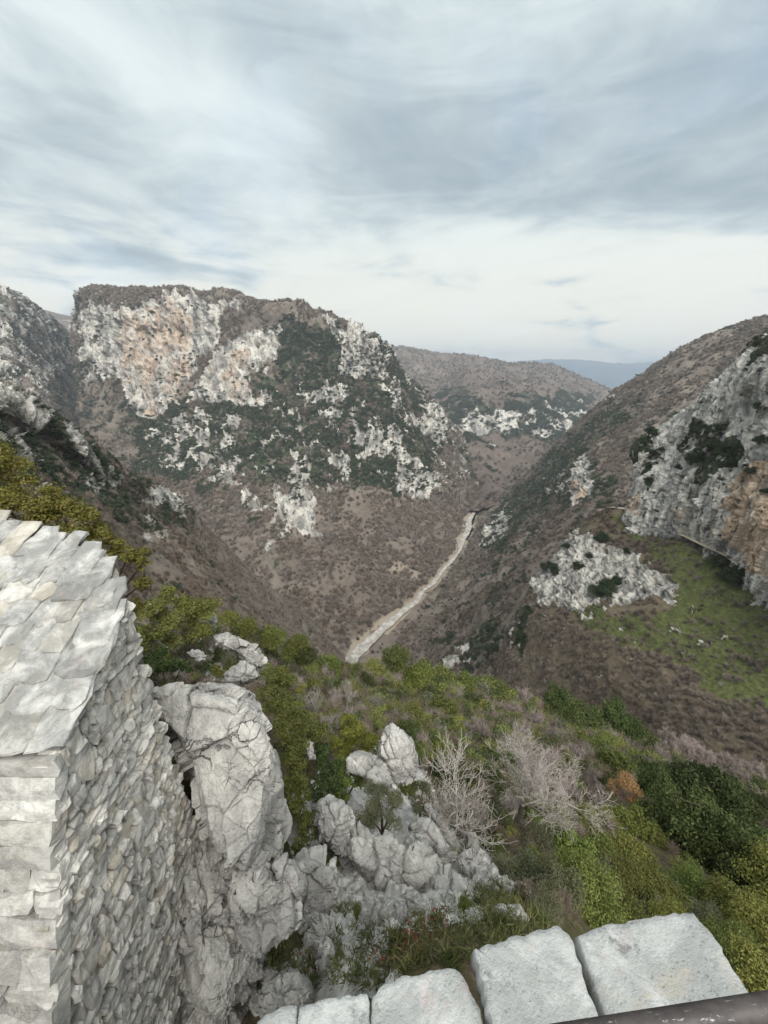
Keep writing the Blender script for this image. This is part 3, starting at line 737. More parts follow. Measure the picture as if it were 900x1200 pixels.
def bare_proto(seed, mat_tr, mat_tw, height=1.0, stems=1, levels=6, spread=0.55, trunk=.022, tw=.0026, nchild=(2, 4), up=0.25, base_len=0.3, split=3):
    rng = np.random.default_rng(seed); tt = Tubes(5); wt = Tubes(3)
    def grow(p, d, L, r, lv):
        n = 4; pts = [p]; dd = d
        for i in range(n):
            dd = unit(dd + rng.normal(size=3) * .16 + np.array([0, 0, up * .12])); pts.append(pts[-1] + dd * L / n)
        r1 = max(r * .62, tw * .6)
        (tt if lv < split else wt).path(pts, np.linspace(r, r1, n + 1))
        if lv >= levels: return
        k = rng.integers(*nchild)
        for i in range(k + (1 if lv >= 2 else 0)):
            q = pts[-1] if i == 0 else pts[rng.integers(1, n + 1)]
            a = unit(dd + unit(rng.normal(size=3)) * (spread if i else spread * .5) * 1.5 + np.array([0, 0, up * .4]))
            grow(q, a, L * rng.uniform(.6, .86), max(r1 * rng.uniform(.6, .85), tw), lv + 1)
    for s in range(stems):
        d = unit(np.array([rng.normal() * .35, rng.normal() * .35, 1.0])) if stems > 1 else unit(np.array([rng.normal() * .12, rng.normal() * .12, 1.0]))
        grow(np.array([rng.normal() * .04, rng.normal() * .04, -.04]) * (stems > 1), d, base_len * rng.uniform(.8, 1.15), trunk / (1 if stems == 1 else 1.8), 0)
    a, b = tt.mesh('trunk', mat_tr), wt.mesh('twigs', mat_tw)
    return a, b

# ------------------------------------------------------------------ vegetation that covers the hills as one mass
def proto_obj(me): return bpy.data.objects.new(me.name, me)

def far_leafy(seed, mat, n=150, size=.42):
    rng = np.random.default_rng(seed)
    cs = [np.array([rng.normal() * .42, rng.normal() * .42, abs(rng.normal()) * .4 + .25]) for _ in range(7)]
    v, f = clump_leaves(cs, [rng.uniform(.35, .6) for _ in cs], n, size, rng, .75)
    return new_mesh('evergreen_clump', v, f, mat)

def far_bare(seed, mat, n=170, wid=.075):
    rng = np.random.default_rng(seed)
    base = rng.normal(size=(n, 3)) * np.array([.22, .22, .18]) + np.array([0, 0, .3])
    d = unit(rng.normal(size=(n, 3)) * np.array([.8, .8, .5]) + np.array([0, 0, .75]))
    L = rng.uniform(.45, .95, n)[:, None]
    sd_ = unit(np.cross(d, rng.normal(size=(n, 3)))) * wid * rng.uniform(.5, 1.2, n)[:, None]
    v = np.stack([base - sd_, base + sd_, base + d * L + rng.normal(size=(n, 3)) * .08], 1).reshape(-1, 3)
    return new_mesh('bare_clump', v, np.arange(n * 3).reshape(n, 3), mat)

FAR_E = [proto_obj(far_leafy(100 + i, M['evergreen_far'])) for i in range(3)]
FAR_B = [proto_obj(far_bare(120 + i, M['bare_far'])) for i in range(3)]
FAR_G = [proto_obj(far_bare(140 + i, M['bare_grey'], 170, .035)) for i in range(3)]
MID_E = [proto_obj(far_leafy(160 + i, M['evergreen_far'], 420, .24)) for i in range(3)]
MID_B = [proto_obj(far_bare(180 + i, M['bare_far'], 340, .034)) for i in range(3)]
MID_G = [proto_obj(far_bare(190 + i, M['bare_grey'], 340, .020)) for i in range(3)]

def scatter(name, pts, scl, protos, label, tall=1.0):
    n = len(pts)
    if n == 0: return
    me = bpy.data.meshes.new(name); me.vertices.add(n); me.vertices.foreach_set('co', np.asarray(pts, np.float32).ravel())
    set_attr(me, 'size', scl); set_attr(me, 'spin', RNG.uniform(0, 6.283, n))
    me.update()
    o = link(name, me, kind='stuff', label=label)
    ng = bpy.data.node_groups.new(name, 'GeometryNodeTree')
    ng.interface.new_socket('Geometry', in_out='INPUT', socket_type='NodeSocketGeometry')
    ng.interface.new_socket('Geometry', in_out='OUTPUT', socket_type='NodeSocketGeometry')
    N, L = ng.nodes, ng.links
    gi, go = N.new('NodeGroupInput'), N.new('NodeGroupOutput')
    jn = N.new('GeometryNodeJoinGeometry')
    for p in protos:
        oi = N.new('GeometryNodeObjectInfo'); oi.inputs['Object'].default_value = p; oi.inputs['As Instance'].default_value = True
        L.new(oi.outputs['Geometry'], jn.inputs[0])
    ip = N.new('GeometryNodeInstanceOnPoints'); ip.inputs['Pick Instance'].default_value = True
    L.new(gi.outputs[0], ip.inputs['Points']); L.new(jn.outputs[0], ip.inputs['Instance'])
    ri = N.new('FunctionNodeRandomValue'); ri.data_type = 'INT'
    ri.inputs[4].default_value = 0; ri.inputs[5].default_value = len(protos) - 1
    L.new(ri.outputs[2], ip.inputs['Instance Index'])
    a1 = N.new('GeometryNodeInputNamedAttribute'); a1.data_type = 'FLOAT'; a1.inputs[0].default_value = 'size'
    a2 = N.new('GeometryNodeInputNamedAttribute'); a2.data_type = 'FLOAT'; a2.inputs[0].default_value = 'spin'
    cs = N.new('ShaderNodeCombineXYZ'); mz = N.new('ShaderNodeMath'); mz.operation = 'MULTIPLY'; mz.inputs[1].default_value = tall
    L.new(a1.outputs[0], cs.inputs[0]); L.new(a1.outputs[0], cs.inputs[1]); L.new(a1.outputs[0], mz.inputs[0]); L.new(mz.outputs[0], cs.inputs[2])
    cr = N.new('ShaderNodeCombineXYZ'); L.new(a2.outputs[0], cr.inputs[2])
    L.new(cs.outputs[0], ip.inputs['Scale']); L.new(cr.outputs[0], ip.inputs['Rotation'])
    L.new(ip.outputs[0], go.inputs[0])
    md = o.modifiers.new('spread', 'NODES'); md.node_group = ng
    return o

def sample_hill(name, n, weight, vmax=930):
    h = HILLS[name]; g = h['g']; nr, nc = g.shape[:2]
    e1 = g[1:, :-1] - g[:-1, :-1]; e2 = g[:-1, 1:] - g[:-1, :-1]
    area = np.linalg.norm(np.cross(e1, e2), axis=-1)
    vis = (h['n'][:-1, :-1] * -unit(g[:-1, :-1])).sum(-1)
    w = area * np.clip(vis + .25, 0, .6) * weight[:-1, :-1]
    on = (h['U'] > -60) & (h['U'] < 960) & (h['V'] < vmax)
    w = w * on[:-1, :-1]; p = (w / w.sum()).ravel()
    idx = RNG.choice(len(p), n, p=p); r, c = idx // (nc - 1), idx % (nc - 1)
    a, b = RNG.uniform(size=(2, n, 1))
    return g[r, c] + a * e1[r, c] + b * e2[r, c]

def green_field(name, s, seed):
    h = HILLS[name]
    return sstep(.42, .58, h['green'] + .75 * fbm(h['g'] / s, 5, seed, .6))

def cover(name, ne, nb, re, rb, s, seed, pe, pb, label_e, label_b, rock_e=.10, keep=None, tall=1.25):
    h = HILLS[name]; gf = green_field(name, s, seed); veg = 1 - h['rock']
    k = 1.0 if keep is None else keep(h)
    if ne:
        p = sample_hill(name, ne, (gf * (veg + rock_e)) * k + 1e-6)
        scatter('evergreen_scrub', p, RNG.uniform(*re, len(p)) * RNG.choice([.7, 1, 1.25], len(p)), pe, label_e)
    if nb:
        dm = .12 + sstep(-.22, .14, fbm(h['g'] / (s * 1.6), 5, seed + 90, .6))
        p = sample_hill(name, nb, dm * (1 - gf * .8) * veg * (1 - .97 * np.clip(h['soil'] * 1.6, 0, 1)) * (1 - .93 * np.clip(h['grass'], 0, 1)) * k + 1e-6)
        p[:, 2] -= .2
        scatter('bare_woodland', p, RNG.uniform(*rb, len(p)) * RNG.choice([.6, .9, 1, 1.35], len(p)), pb, label_b, tall)


cover('mesa', 11000, 26000, (2.2, 4.6), (2.4, 4.6), 30, 5, FAR_E, FAR_B, 'dark evergreen scrub clinging to the mesa slopes', 'leafless brown woodland on the mesa top and foot', rock_e=.22)
cover('wall', 2500, 2500, (2.5, 5.0), (2.5, 4.5), 30, 6, FAR_E, FAR_B, 'dark scrub on the hazy mountain wall', 'leafless woodland in the side gorge')
cover('hill', 5000, 15000, (4.0, 8.0), (4.5, 9.0), 60, 7, FAR_E, FAR_B, 'dark evergreen scrub on the far cliff band', 'leafless brown woodland on the far hills')
cover('ridge', 7500, 26000, (1.2, 2.8), (1.4, 2.8), 20, 8, MID_E, FAR_B, 'dark evergreen scrub on the wooded ridge', 'leafless brown woodland on the ridge above the river')
cover('spur', 4200, 12000, (0.7, 1.7), (0.8, 1.7), 8, 9, MID_E, MID_B, 'dark evergreen scrub on the rocky spur', 'leafless grey brown scrub on the spur')
cover('grassy_shoulder', 500, 5200, (0.35, 0.9), (0.45, 1.1), 5, 10, MID_E, MID_B, 'small dark shrubs dotted over the grassy shoulder', 'leafless brown scrub at the foot of the grassy shoulder')
cover('cliff', 500, 300, (0.4, 1.1), (0.5, 1.1), 5, 11, MID_E, MID_B, 'small evergreen scrub rooted in the cliff', 'dry twigs on the cliff ledges', rock_e=.04)

cover('bank', 0, 900, (1, 2), (1.6, 3.2), 20, 12, FAR_E, FAR_B, '', 'leafless brown trees along the river banks')

# ------------------------------------------------------------------ rocks
def roughen(v, n, size, seed, k=1.0):
    s = size
    q = v + .035 * s * np.stack([fbm(v / (s * .3) + 7 * j, 4, seed + 11 + j) for j in range(3)], -1)
    d = .05 * s * fbm(v / (s * .75), 4, seed) + .026 * s * fbm(v / (s * .12), 6, seed + 3, .62, True) + .010 * s * fbm(v / (s * .04), 4, seed + 4, .6)
    f1, f2, va = worley_facet(q / (s * .52), seed + 5)
    d += .17 * s * va - .06 * s * np.exp(-(f2 - f1) / .035)
    f1, f2, va = worley_facet(q / (s * .20), seed + 6)
    gate = sstep(-.25, .3, fbm(v / (s * .5), 3, seed + 17))
    d += (.085 * s * va - .025 * s * np.exp(-(f2 - f1) / .05)) * gate
    f1, f2, va = worley_facet(q / (s * .075), seed + 8)
    d += .030 * s * va * sstep(0, .4, fbm(v / (s * .3), 3, seed + 19))
    return v + n * (d * k)[..., None]

def grid_normals_closed(g):
    """g: rings x around x 3, wrapped around the second axis"""
    du = np.roll(g, -1, 1) - np.roll(g, 1, 1); dv = np.gradient(g, axis=0)
    return unit(np.cross(dv, du))

def rock_outline(pts, t, lean=0.0, thick=0.8, pw=2.4, seed=1, k=1.0):
    """closed rock whose outline seen from the terrace follows pts; lean: metres nearer per 100 px lower"""
    pts = np.array(pts, float); c0 = pts.mean(0)
    ext = max(np.ptp(pts[:, 0]), np.ptp(pts[:, 1])); per = int(np.clip(ext * 2.2, 56, 640)); nr = int(np.clip(ext * .6, 16, 170))
    loop = catmull(np.concatenate([pts, pts[:1]]), per + 1)[:-1]
    x = np.linspace(1, 0.004, nr) ** 0.8
    P2 = c0 + (loop - c0)[None] * x[:, None, None]
    tp = t - lean * (P2[..., 1] - c0[1]) / 100
    D = thick * ext * t / FPX * 0.5
    prof = (1 - x ** pw) ** (1 / pw)
    front = P(P2[..., 0], P2[..., 1], tp - D * prof[:, None])
    back = P(P2[..., 0], P2[..., 1], tp + D * .9 * prof[:, None])
    g = np.concatenate([front[::-1], back[1:]])          # from the front pole over the rim to the back pole
    n = grid_normals_closed(g); cc = g.reshape(-1, 3).mean(0)
    if ((g - cc) * n).sum() < 0: n = -n
    size = ext * t / FPX
    rg = np.random.default_rng(seed + 900); vd = unit(-cc)
    for _ in range(10):
        dd = unit(vd * rg.uniform(.25, 1.1) + rg.normal(size=3) * .62); sv = (g - cc) @ dd
        g = g - np.maximum(sv - sv.max() * rg.uniform(.72, .94), 0)[..., None] * dd * .93
    n = grid_normals_closed(g); n = -n if ((g - cc) * n).sum() < 0 else n
    g = roughen(g, n, min(size, 1.1), seed, k)
    nrr, ncc = g.shape[:2]; i = np.arange(nrr * ncc).reshape(nrr, ncc); j = np.roll(i, -1, 1)
    f = np.stack([i[:-1].ravel(), j[:-1].ravel(), j[1:].ravel(), i[1:].ravel()], 1)
    org = np.array([cc[0], cc[1], g[..., 2].min()])
    return g.reshape(-1, 3) - org, f, org

def smooth_by_angle(me, deg=38):
    me.polygons.foreach_set('use_smooth', np.ones(len(me.polygons), bool))

def add_rock(pts, t, label, lean=0.0, thick=.8, pw=2.4, seed=1, k=1.0, group='white limestone rocks below the terrace', mat='rock', name='boulder', cat='rock'):
    v, f, org = rock_outline(pts, t, lean, thick, pw, seed, k)
    me = new_mesh(name, v, f, M[mat], True); me.set_sharp_from_angle(angle=R(32))
    o = link(name, me, label=label, cat=cat, group=group); o.location = org
    return o

ROCKS = [
    ([(166,792),(185,797),(205,800),(225,806),(245,808),(268,815),(286,826),(302,842),(312,862),(322,890),(330,930),(337,965),(342,992),(338,1018),(322,1030),(300,1030),(282,1020),(262,1005),(246,985),(232,945),(220,900),(200,858),(178,825)], 4.95, .28, .62, 'huge smooth pale boulder bulging out beside the rubble wall'),
    ([(222,800),(240,801),(262,803),(286,816),(303,834),(304,850),(288,850),(270,838),(248,826),(228,814)], 5.5, .1, .7, 'pinkish capstone perched on top of the huge smooth boulder'),
    ([(206,930),(232,950),(255,1005),(284,1022),(292,1060),(300,1105),(296,1150),(270,1196),(225,1200),(205,1120)], 5.0, .3, .5, 'rough bedrock wedged between the rubble wall and the cracked block'),
    ([(268,1005),(302,1020),(322,1028),(338,1022),(350,1058),(352,1075),(346,1086),(322,1104),(304,1120),(288,1114),(277,1092),(279,1064)], 4.55, .2, .8, 'cracked block wedged under the huge smooth boulder'),
    ([(300,1180),(322,1150),(350,1140),(372,1160),(380,1185),(340,1200)], 4.3, .1, .7, 'pale rock slab hugging the far edge of the end coping stones'),
    ([(352,1082),(375,1070),(402,1078),(418,1098),(410,1120),(385,1128),(360,1115)], 5.4, .15, .6, 'rough white rock in the grass below the pale boulder'),
    ([(412,1112),(440,1096),(470,1104),(482,1122),(470,1140),(436,1142)], 4.9, .15, .6, 'broad pale rock behind the tilted flat stone'),
    ([(398,1062),(425,1072),(446,1084),(452,1104),(430,1112),(404,1098)], 5.8, .15, .7, 'weathered rock beneath the dark hollow'),
    ([(560,1050),(585,1040),(606,1058),(624,1080),(606,1096),(575,1084)], 7.6, .2, .6, 'grey rock base under the diagonal rib'),
    ([(322,1014),(332,1006),(342,1012),(350,1036),(351,1060),(341,1048),(330,1034)], 4.7, .1, .9, 'narrow upright rock beside the cracked block under the big boulder'),
    ([(447,862),(455,852),(464,849),(475,856),(484,866),(490,880),(489,896),(485,911),(475,922),(464,914),(454,898),(443,884)], 9.3, .2, .9, 'rounded white boulder standing proud between the shrubs'),
    ([(405,890),(420,883),(443,885),(455,897),(463,914),(471,930),(462,939),(448,926),(428,908),(410,903)], 8.9, .2, .8, 'low white rock against the foot of the rounded boulder'),
    ([(383,936),(398,940),(411,955),(415,976),(408,996),(394,1006),(380,1001),(371,976),(376,950)], 7.2, .2, .9, 'white rock half hidden by the hanging dark shrub'),
    ([(411,960),(425,967),(441,977),(456,984),(471,990),(476,1006),(468,1026),(454,1041),(434,1041),(417,1031),(404,1015),(407,985)], 7.0, .25, .75, 'broad pinkish white block above a dark hollow'),
    ([(468,988),(485,976),(501,990),(513,1010),(521,1030),(515,1046),(499,1055),(480,1049),(467,1032),(464,1006)], 7.1, .25, .8, 'large white block under the grey green shrub'),
    ([(345,1020),(360,1008),(380,1003),(397,1008),(403,1031),(403,1056),(390,1066),(370,1071),(355,1076),(346,1052)], 6.3, .25, .8, 'pale boulder next to the cracked block, overhanging the grass'),
    ([(405,1030),(420,1034),(436,1042),(440,1060),(430,1075),(414,1076),(404,1060)], 6.6, .2, .9, 'shaded rock in the dark hollow between two blocks'),
    ([(441,1052),(460,1057),(487,1057),(481,1074),(466,1086),(445,1086),(440,1070)], 6.15, .2, .7, 'flat grey faced rock below the dark hollow'),
    ([(494,1030),(520,1022),(545,1040),(568,1064),(561,1076),(531,1079),(505,1071),(492,1052)], 6.6, .25, .6, 'long smooth slab of rock sloping down to the grass'),
    ([(531,1006),(555,997),(575,1010),(581,1026),(570,1056),(553,1046),(537,1031)], 7.7, .2, .7, 'reddish stained slab leaning above the long smooth slab'),
    ([(477,968),(495,961),(515,974),(529,998),(520,1009),(500,1004),(485,990)], 8.2, .2, .8, 'white rock in the chain below the bare tree, upper side'),
    ([(499,940),(514,954),(525,973),(532,992),(519,987),(504,966)], 9.2, .2, .8, 'slim white rock leading up to the bare tree'),
    ([(578,1008),(596,1009),(613,1026),(630,1048),(650,1068),(658,1086),(641,1082),(620,1066),(599,1042),(582,1026)], 8.0, .3, .5, 'diagonal jagged rib of rock above the coping stones'),
    ([(545,978),(556,975),(561,995),(550,999)], 9.4, .1, .9, 'small upright white rock at the foot of the bare tree'),
    ([(362,1071),(385,1074),(404,1088),(413,1096),(401,1101),(380,1093),(364,1084)], 5.6, .15, .7, 'flat white stone on the grassy ledge under the pale boulder'),
    ([(366,1100),(378,1098),(386,1115),(388,1141),(380,1163),(368,1160),(372,1130)], 4.75, .1, .8, 'thin upright pinkish stone in the grass above the coping'),
    ([(388,1105),(402,1102),(409,1124),(401,1137),(389,1126)], 4.9, .1, .9, 'white stone right beside the thin upright stone'),
    ([(402,1141),(420,1129),(441,1119),(456,1135),(451,1151),(430,1161),(408,1159)], 4.5, .1, .7, 'broken flat stone just above the coping stones'),
    ([(437,1105),(455,1119),(471,1129),(473,1141),(455,1146),(440,1126)], 4.6, .1, .8, 'tilted flat stone behind the sapling'),
    ([(491,1085),(503,1089),(506,1101),(494,1103)], 5.1, .1, .9, 'small white stone in the red fallen leaves'),
    ([(334,1162),(350,1158),(366,1163),(367,1172),(350,1180),(335,1176)], 4.2, .1, .8, 'grey stone close to the end of the coping'),
    ([(356,872),(364,871),(369,888),(361,892)], 8.3, .1, .9, 'small white rock peeping through the yellow green shrub'),
    ([(236,702),(246,710),(255,729),(253,741),(244,736),(239,716)], 15.0, .3, .7, 'slim upright white rock on the crest behind the boulder'),
    ([(250,746),(270,744),(290,756),(309,771),(311,780),(295,777),(274,763),(256,754)], 13.5, .3, .6, 'low crest of broken white rock behind the boulder'),
    ([(264,791),(274,780),(289,777),(303,786),(301,797),(285,802),(268,804)], 9.2, .2, .9, 'small rounded rock just behind the pinkish capstone'),
    ([(164,751),(185,747),(201,756),(187,762)], 11.5, .2, .8, 'white rock under the dark shrub behind the roof'),
    ([(220,765),(232,761),(241,770),(232,775)], 11.5, .2, .8, 'small white rock among grey twigs behind the boulder'),
    ([(164,711),(180,705),(186,711),(172,717)], 16.0, .2, .8, 'small white rock at the shrubby crest near the roof'),
]
for i, (pts, t, lean, th, lab) in enumerate(ROCKS):
    add_rock(pts, t * (1 if i < 5 else .96), lab, lean, th, 2.7, 40 + i * 7, .62 if i == 0 else .9)
# outcrops showing between the shrubs further down
for i, (pts, t, lab) in enumerate([
    ([(654,853),(668,846),(681,852),(679,861),(662,863)], None, 'bright white outcrop among green shrubs down the slope'),
    ([(700,862),(722,860),(740,872),(728,876),(710,870)], None, 'long thin white outcrop behind the bright green shrub'),
    ([(865,925),(878,930),(886,942),(874,940)], None, 'small white outcrop among grey bare shrubs')]):
    c = np.mean(pts, 0); p, tt = cast(FG_BVH, c[0], c[1])
    add_rock(pts, tt, lab, tt * .05, .8, 2.4, 300 + i, .9, group='outcrops down the slope', name='outcrop', cat='rock')

def small_rock_mesh(seed):
    import bmesh
    bm = bmesh.new(); bmesh.ops.create_icosphere(bm, subdivisions=4, radius=1.0)
    me = bpy.data.meshes.new('stone'); bm.to_mesh(me); bm.free()
    v = np.empty(len(me.vertices) * 3, np.float32); me.vertices.foreach_get('co', v); v = v.reshape(-1, 3).astype(float)
    rng = np.random.default_rng(seed); n = v.copy()
    for _ in range(9):
        d = unit(rng.normal(size=3)); h = rng.uniform(.5, .85); s = v @ d
        v -= np.maximum(s - h, 0)[:, None] * d
    v *= rng.uniform(.7, 1.1, 3); v = roughen(v, n, 1.3, seed)
    me.vertices.foreach_set('co', v.astype(np.float32).ravel()); me.materials.append(M['rock_small'])
    me.polygons.foreach_set('use_smooth', np.ones(len(me.polygons), bool)); me.update()
    return me
STONES = [small_rock_mesh(500 + i) for i in range(5)]
_rg = np.random.default_rng(77); _zone = np.array([(345,1010),(395,955),(470,985),(525,975),(600,1015),(655,1085),(560,1080),(490,1065),(430,1095),(360,1095)], float); _k = 0
while _k < 46:
    u, v = _rg.uniform(345, 655), _rg.uniform(955, 1100)
    if poly_sd(np.array([u]), np.array([v]), _zone)[0] < 2: continue
    p, t = cast(FG_BVH, u, v); rr = _rg.uniform(8, 21) * t / FPX
    o = link('rock', STONES[_k % 5], label='rough pale limestone rock of the broken outcrop among bigger blocks', cat='rock', group='rough rocks of the outcrop')
    o.location = np.array(p) + np.array([0, 0, -.25 * rr]); o.scale = (rr * _rg.uniform(.8, 1.3), rr, rr * _rg.uniform(.7, 1.1)); o.rotation_euler = tuple(_rg.uniform(0, 6, 3)); _k += 1
for i, (u, v, r) in enumerate([(256,1002,11),(268,1016,10),(260,1034,11),(274,1052,9),(264,1074,11),(256,1096,10),(284,1126,11),(264,1130,13),(276,1158,14),(256,1176,13),(300,1140,9),(318,1150,10),(424,1090,7),(508,1108,5),(468,1108,6),(540,1100,5),(575,1092,5),(300,1175,9),(232,1120,16),(222,1150,18),(245,1185,17),(212,1180,20),(270,1192,14),(285,1165,10),(236,1090,12)]):
    t = 4.5 if u < 330 else 4.9
    o = link('stone', STONES[i % 5], label='loose pale stone lying in the gap between rubble wall and boulders' if u < 330 else 'small pale stone lying in the grass below the rocks', cat='stone', group='loose stones beside the wall' if u < 330 else 'small stones in the grass')
    o.location = P(u, v, t); s = r * t / FPX; o.scale = (s, s, s); o.rotation_euler = (i * 1.3, i * .7, i * 2.1)

# ------------------------------------------------------------------ stone building at the left
def stone_block(rng, o, ax, ay, az, lx, ly, lz, jit, out):
    """irregular pillow faced stone: origin o, length lx along ax, height lz along az, depth ly along ay (outwards)"""
    nx, nz = 4, 3
    xs = np.linspace(0, 1, nx); zs = np.linspace(0, 1, nz)
    off = rng.normal(size=(nx, nz, 3)) * jit
    fx = np.array([.0, .34, .67, 1.0]); V = []
    for i in range(nx):
        for j in range(nz):
            edge = (i in (0, nx - 1)) + (j in (0, nz - 1))
            dep = ly * (1 - .10 * (edge > 0) - .08 * (edge > 1)) * (1 + .10 * rng.normal())
            V.append(o + ax * (fx[i] * lx) + az * (zs[j] * lz) + ay * dep + ax * off[i, j, 0] * lx * .6 + az * off[i, j, 2] * lz)
    nf = nx * nz
    for i in range(nx):
        for j in range(nz):
            V.append(o + ax * (fx[i] * lx) + az * (zs[j] * lz) - ay * .06 + az * off[i, j, 2] * lz * .5)
    idx = lambda i, j, b=0: b * nf + i * nz + j
    F = []
    for i in range(nx - 1):
        for j in range(nz - 1): F.append((idx(i, j), idx(i + 1, j), idx(i + 1, j + 1), idx(i, j + 1)))
    for i in range(nx - 1):
        F.append((idx(i, 0, 1), idx(i + 1, 0, 1), idx(i + 1, 0), idx(i, 0))); F.append((idx(i, nz - 1), idx(i + 1, nz - 1), idx(i + 1, nz - 1, 1), idx(i, nz - 1, 1)))
    for j in range(nz - 1):
        F.append((idx(0, j), idx(0, j + 1), idx(0, j + 1, 1), idx(0, j, 1))); F.append((idx(nx - 1, j, 1), idx(nx - 1, j + 1, 1), idx(nx - 1, j + 1), idx(nx - 1, j)))
    out.append((np.array(V), F, rng.uniform()))

def merge_blocks(name, out, mat):
    vs, fs, cell, n = [], [], [], 0
    for v, f, c in out:
        vs.append(v); fs += [tuple(i + n for i in q) for q in f]; cell.append(np.full(len(v), c)); n += len(v)
    me = new_mesh(name, np.concatenate(vs), fs, mat); set_attr(me, 'cell', np.concatenate(cell))
    return me

Z_EAVE, Y_EAVE, SLOPE = -2.65, 2.08, 0.51
def roof_z(y): return Z_EAVE + SLOPE * (y - Y_EAVE)
VERGE = [(1.9,-2.37),(2.1,-2.40),(2.7,-2.44),(3.15,-2.47),(3.4,-2.58),(3.62,-2.82),(3.78,-3.08),(3.9,-3.45),(4.02,-3.95),(4.14,-4.45),(4.3,-5.2),(4.5,-6.2),(4.7,-7.2)]
def verge_x(y): return np.interp(y, [a for a, b in VERGE], [b for a, b in VERGE])
def yf(z): return 2.12 - np.clip(-2.65 - z, 0, 9) * .42
bld = empty('stone_building', (-3.6, 2.9, -8.0), 'old limestone building with a slate slab roof and rubble wall', 'building')
def under(o, parent=bld): o.location = -Vector(parent.location); return o

def build_roof():
    rng = np.random.default_rng(5); out = []
    y = Y_EAVE - .05; row = 0
    while y < 4.4:
        dep = rng.uniform(.165, .235) * (1.15 if row == 0 else 1)
        x = verge_x(y + (.05 if y < 2.6 else .34)) + .05 + rng.uniform(-.02, .02)
        while x > -7.2:
            w = rng.uniform(.17, .36); d = dep * rng.uniform(.95, 1.2) + .22; ymax = np.interp(-x, [-b for a, b in VERGE], [a for a, b in VERGE]) if y > 3.0 else 9
            if y + .10 > ymax: x -= w * .5; continue
            d = min(d, max(ymax - y + .04, .2)); th = rng.uniform(.018, .036)
            pass
            edge_ = x > verge_x(y + .05) - .08; fan = float(verge_x(y + d) - verge_x(y)) / d * .9 if edge_ else .05 * np.clip((-3.0 - x) / 2, 0, 1) + rng.normal() * .03 - .05 * (x > -2.9)
            y0 = y + rng.uniform(-.045, .045); lift = .028 + rng.uniform(0, .02)
            n = 6
            a = np.linspace(0, 1, n)
            # outline: front edge, right side, back, left side with broken corners
            pts = [(-w, .02 * rng.normal()), (-w * .66, -.02 + .018 * rng.normal()), (-w * .33, -.02 + .018 * rng.normal()), (-w * .05, .0 + .015 * rng.normal()), (.0 + .01 * rng.normal(), .04),
                   (.012 * rng.normal(), d * .35), (.015 * rng.normal(), d * .7), (-.02, d), (-w * .5, d), (-w + .02, d), (-w + .015 * rng.normal(), d * .6), (-w + .012 * rng.normal(), d * .3)]
            if rng.uniform() < .3: pts[0] = (-w * .9, .05)
            pts = np.array(pts); ca, sa = math.cos(-fan), math.sin(-fan)
            pts = np.stack([pts[:, 0] * ca - pts[:, 1] * sa, pts[:, 0] * sa + pts[:, 1] * ca], 1)
            X = x + pts[:, 0]; Y = y0 + pts[:, 1]
            f = np.clip((pts[:, 1]) / d, 0, 1)
            tiltx = rng.normal() * .02
            Zt = roof_z(Y) + .035 + lift * (1 - f) + th + tiltx * (pts[:, 0] + w / 2) + .004 * rng.normal(size=len(X))
            ok = True
            c = np.array([[X.mean(), Y.mean(), Zt.mean() + .003]])
            inn = np.stack([X + (X.mean() - X) * .06, Y + (Y.mean() - Y) * .06, Zt + (Zt.mean() - Zt) * .06 + .002], 1)
            mid = np.stack([X + (X.mean() - X) * .5, Y + (Y.mean() - Y) * .5, Zt + (Zt.mean() - Zt) * .5 + .004 * rng.normal(size=len(X)) + .003], 1)
            top = np.stack([X, Y, Zt - .005], 1); bot = np.stack([X + .008 * rng.normal(size=len(X)), Y + .008 * rng.normal(size=len(X)), Zt - th], 1)
            m = len(X); V = np.concatenate([bot, top, inn, mid, c]); F = []
            for i in range(m):
                j = (i + 1) % m
                F += [(i, j, m + j, m + i), (m + i, m + j, 2 * m + j, 2 * m + i), (2 * m + i, 2 * m + j, 3 * m + j, 3 * m + i), (3 * m + i, 3 * m + j, 4 * m)]
            F.append(tuple(range(m))[::-1])
            out.append((V, F, rng.uniform()))
            x -= w * math.cos(fan) + rng.uniform(.0, .012)
        y += dep * .92; row += 1
    # under-layer along the eave
    x = -2.42
    while x > -7:
        w = rng.uniform(.35, .6)
        v = []
        for (px, py) in ((0, 0), (-w, rng.normal() * .01), (-w, .5), (0, .5)):
            for dz in (-.03, .005): v.append((x + px, Y_EAVE - .02 + py, roof_z(Y_EAVE - .02 + py) + dz))
        v = np.array(v); F = [(0, 2, 3, 1), (2, 4, 5, 3), (4, 6, 7, 5), (6, 0, 1, 7), (1, 3, 5, 7), (0, 6, 4, 2)]
        out.append((v, F, rng.uniform())); x -= w + .006
    return merge_blocks('roof', out, M['slate'])
under(link('roof', build_roof(), bld))

def build_core():
    # solid body under the slates and behind the facing stones
    ys = np.linspace(2.12, 4.6, 24); V, F = [], []
    edge = [(verge_x(y) - .085, y) for y in ys]
    top = [(x, y, roof_z(y) + .02) for x, y in edge] + [(-7.4, 4.6, roof_z(4.6) + .02), (-7.4, 2.12, roof_z(2.12) + .02)]
    m = len(top); V = list(top)
    for (x, y, z) in top:
        yy = y if y > 2.3 else yf(-11) + .05
        V.append((x, yy, -12.0))
    F.append(tuple(range(m)))
    for i in range(m):
        j = (i + 1) % m; F.append((i, j, m + j, m + i))
    return new_mesh('wall_core', V, F, M['mortar'])
under(link('wall_core', build_core(), bld))

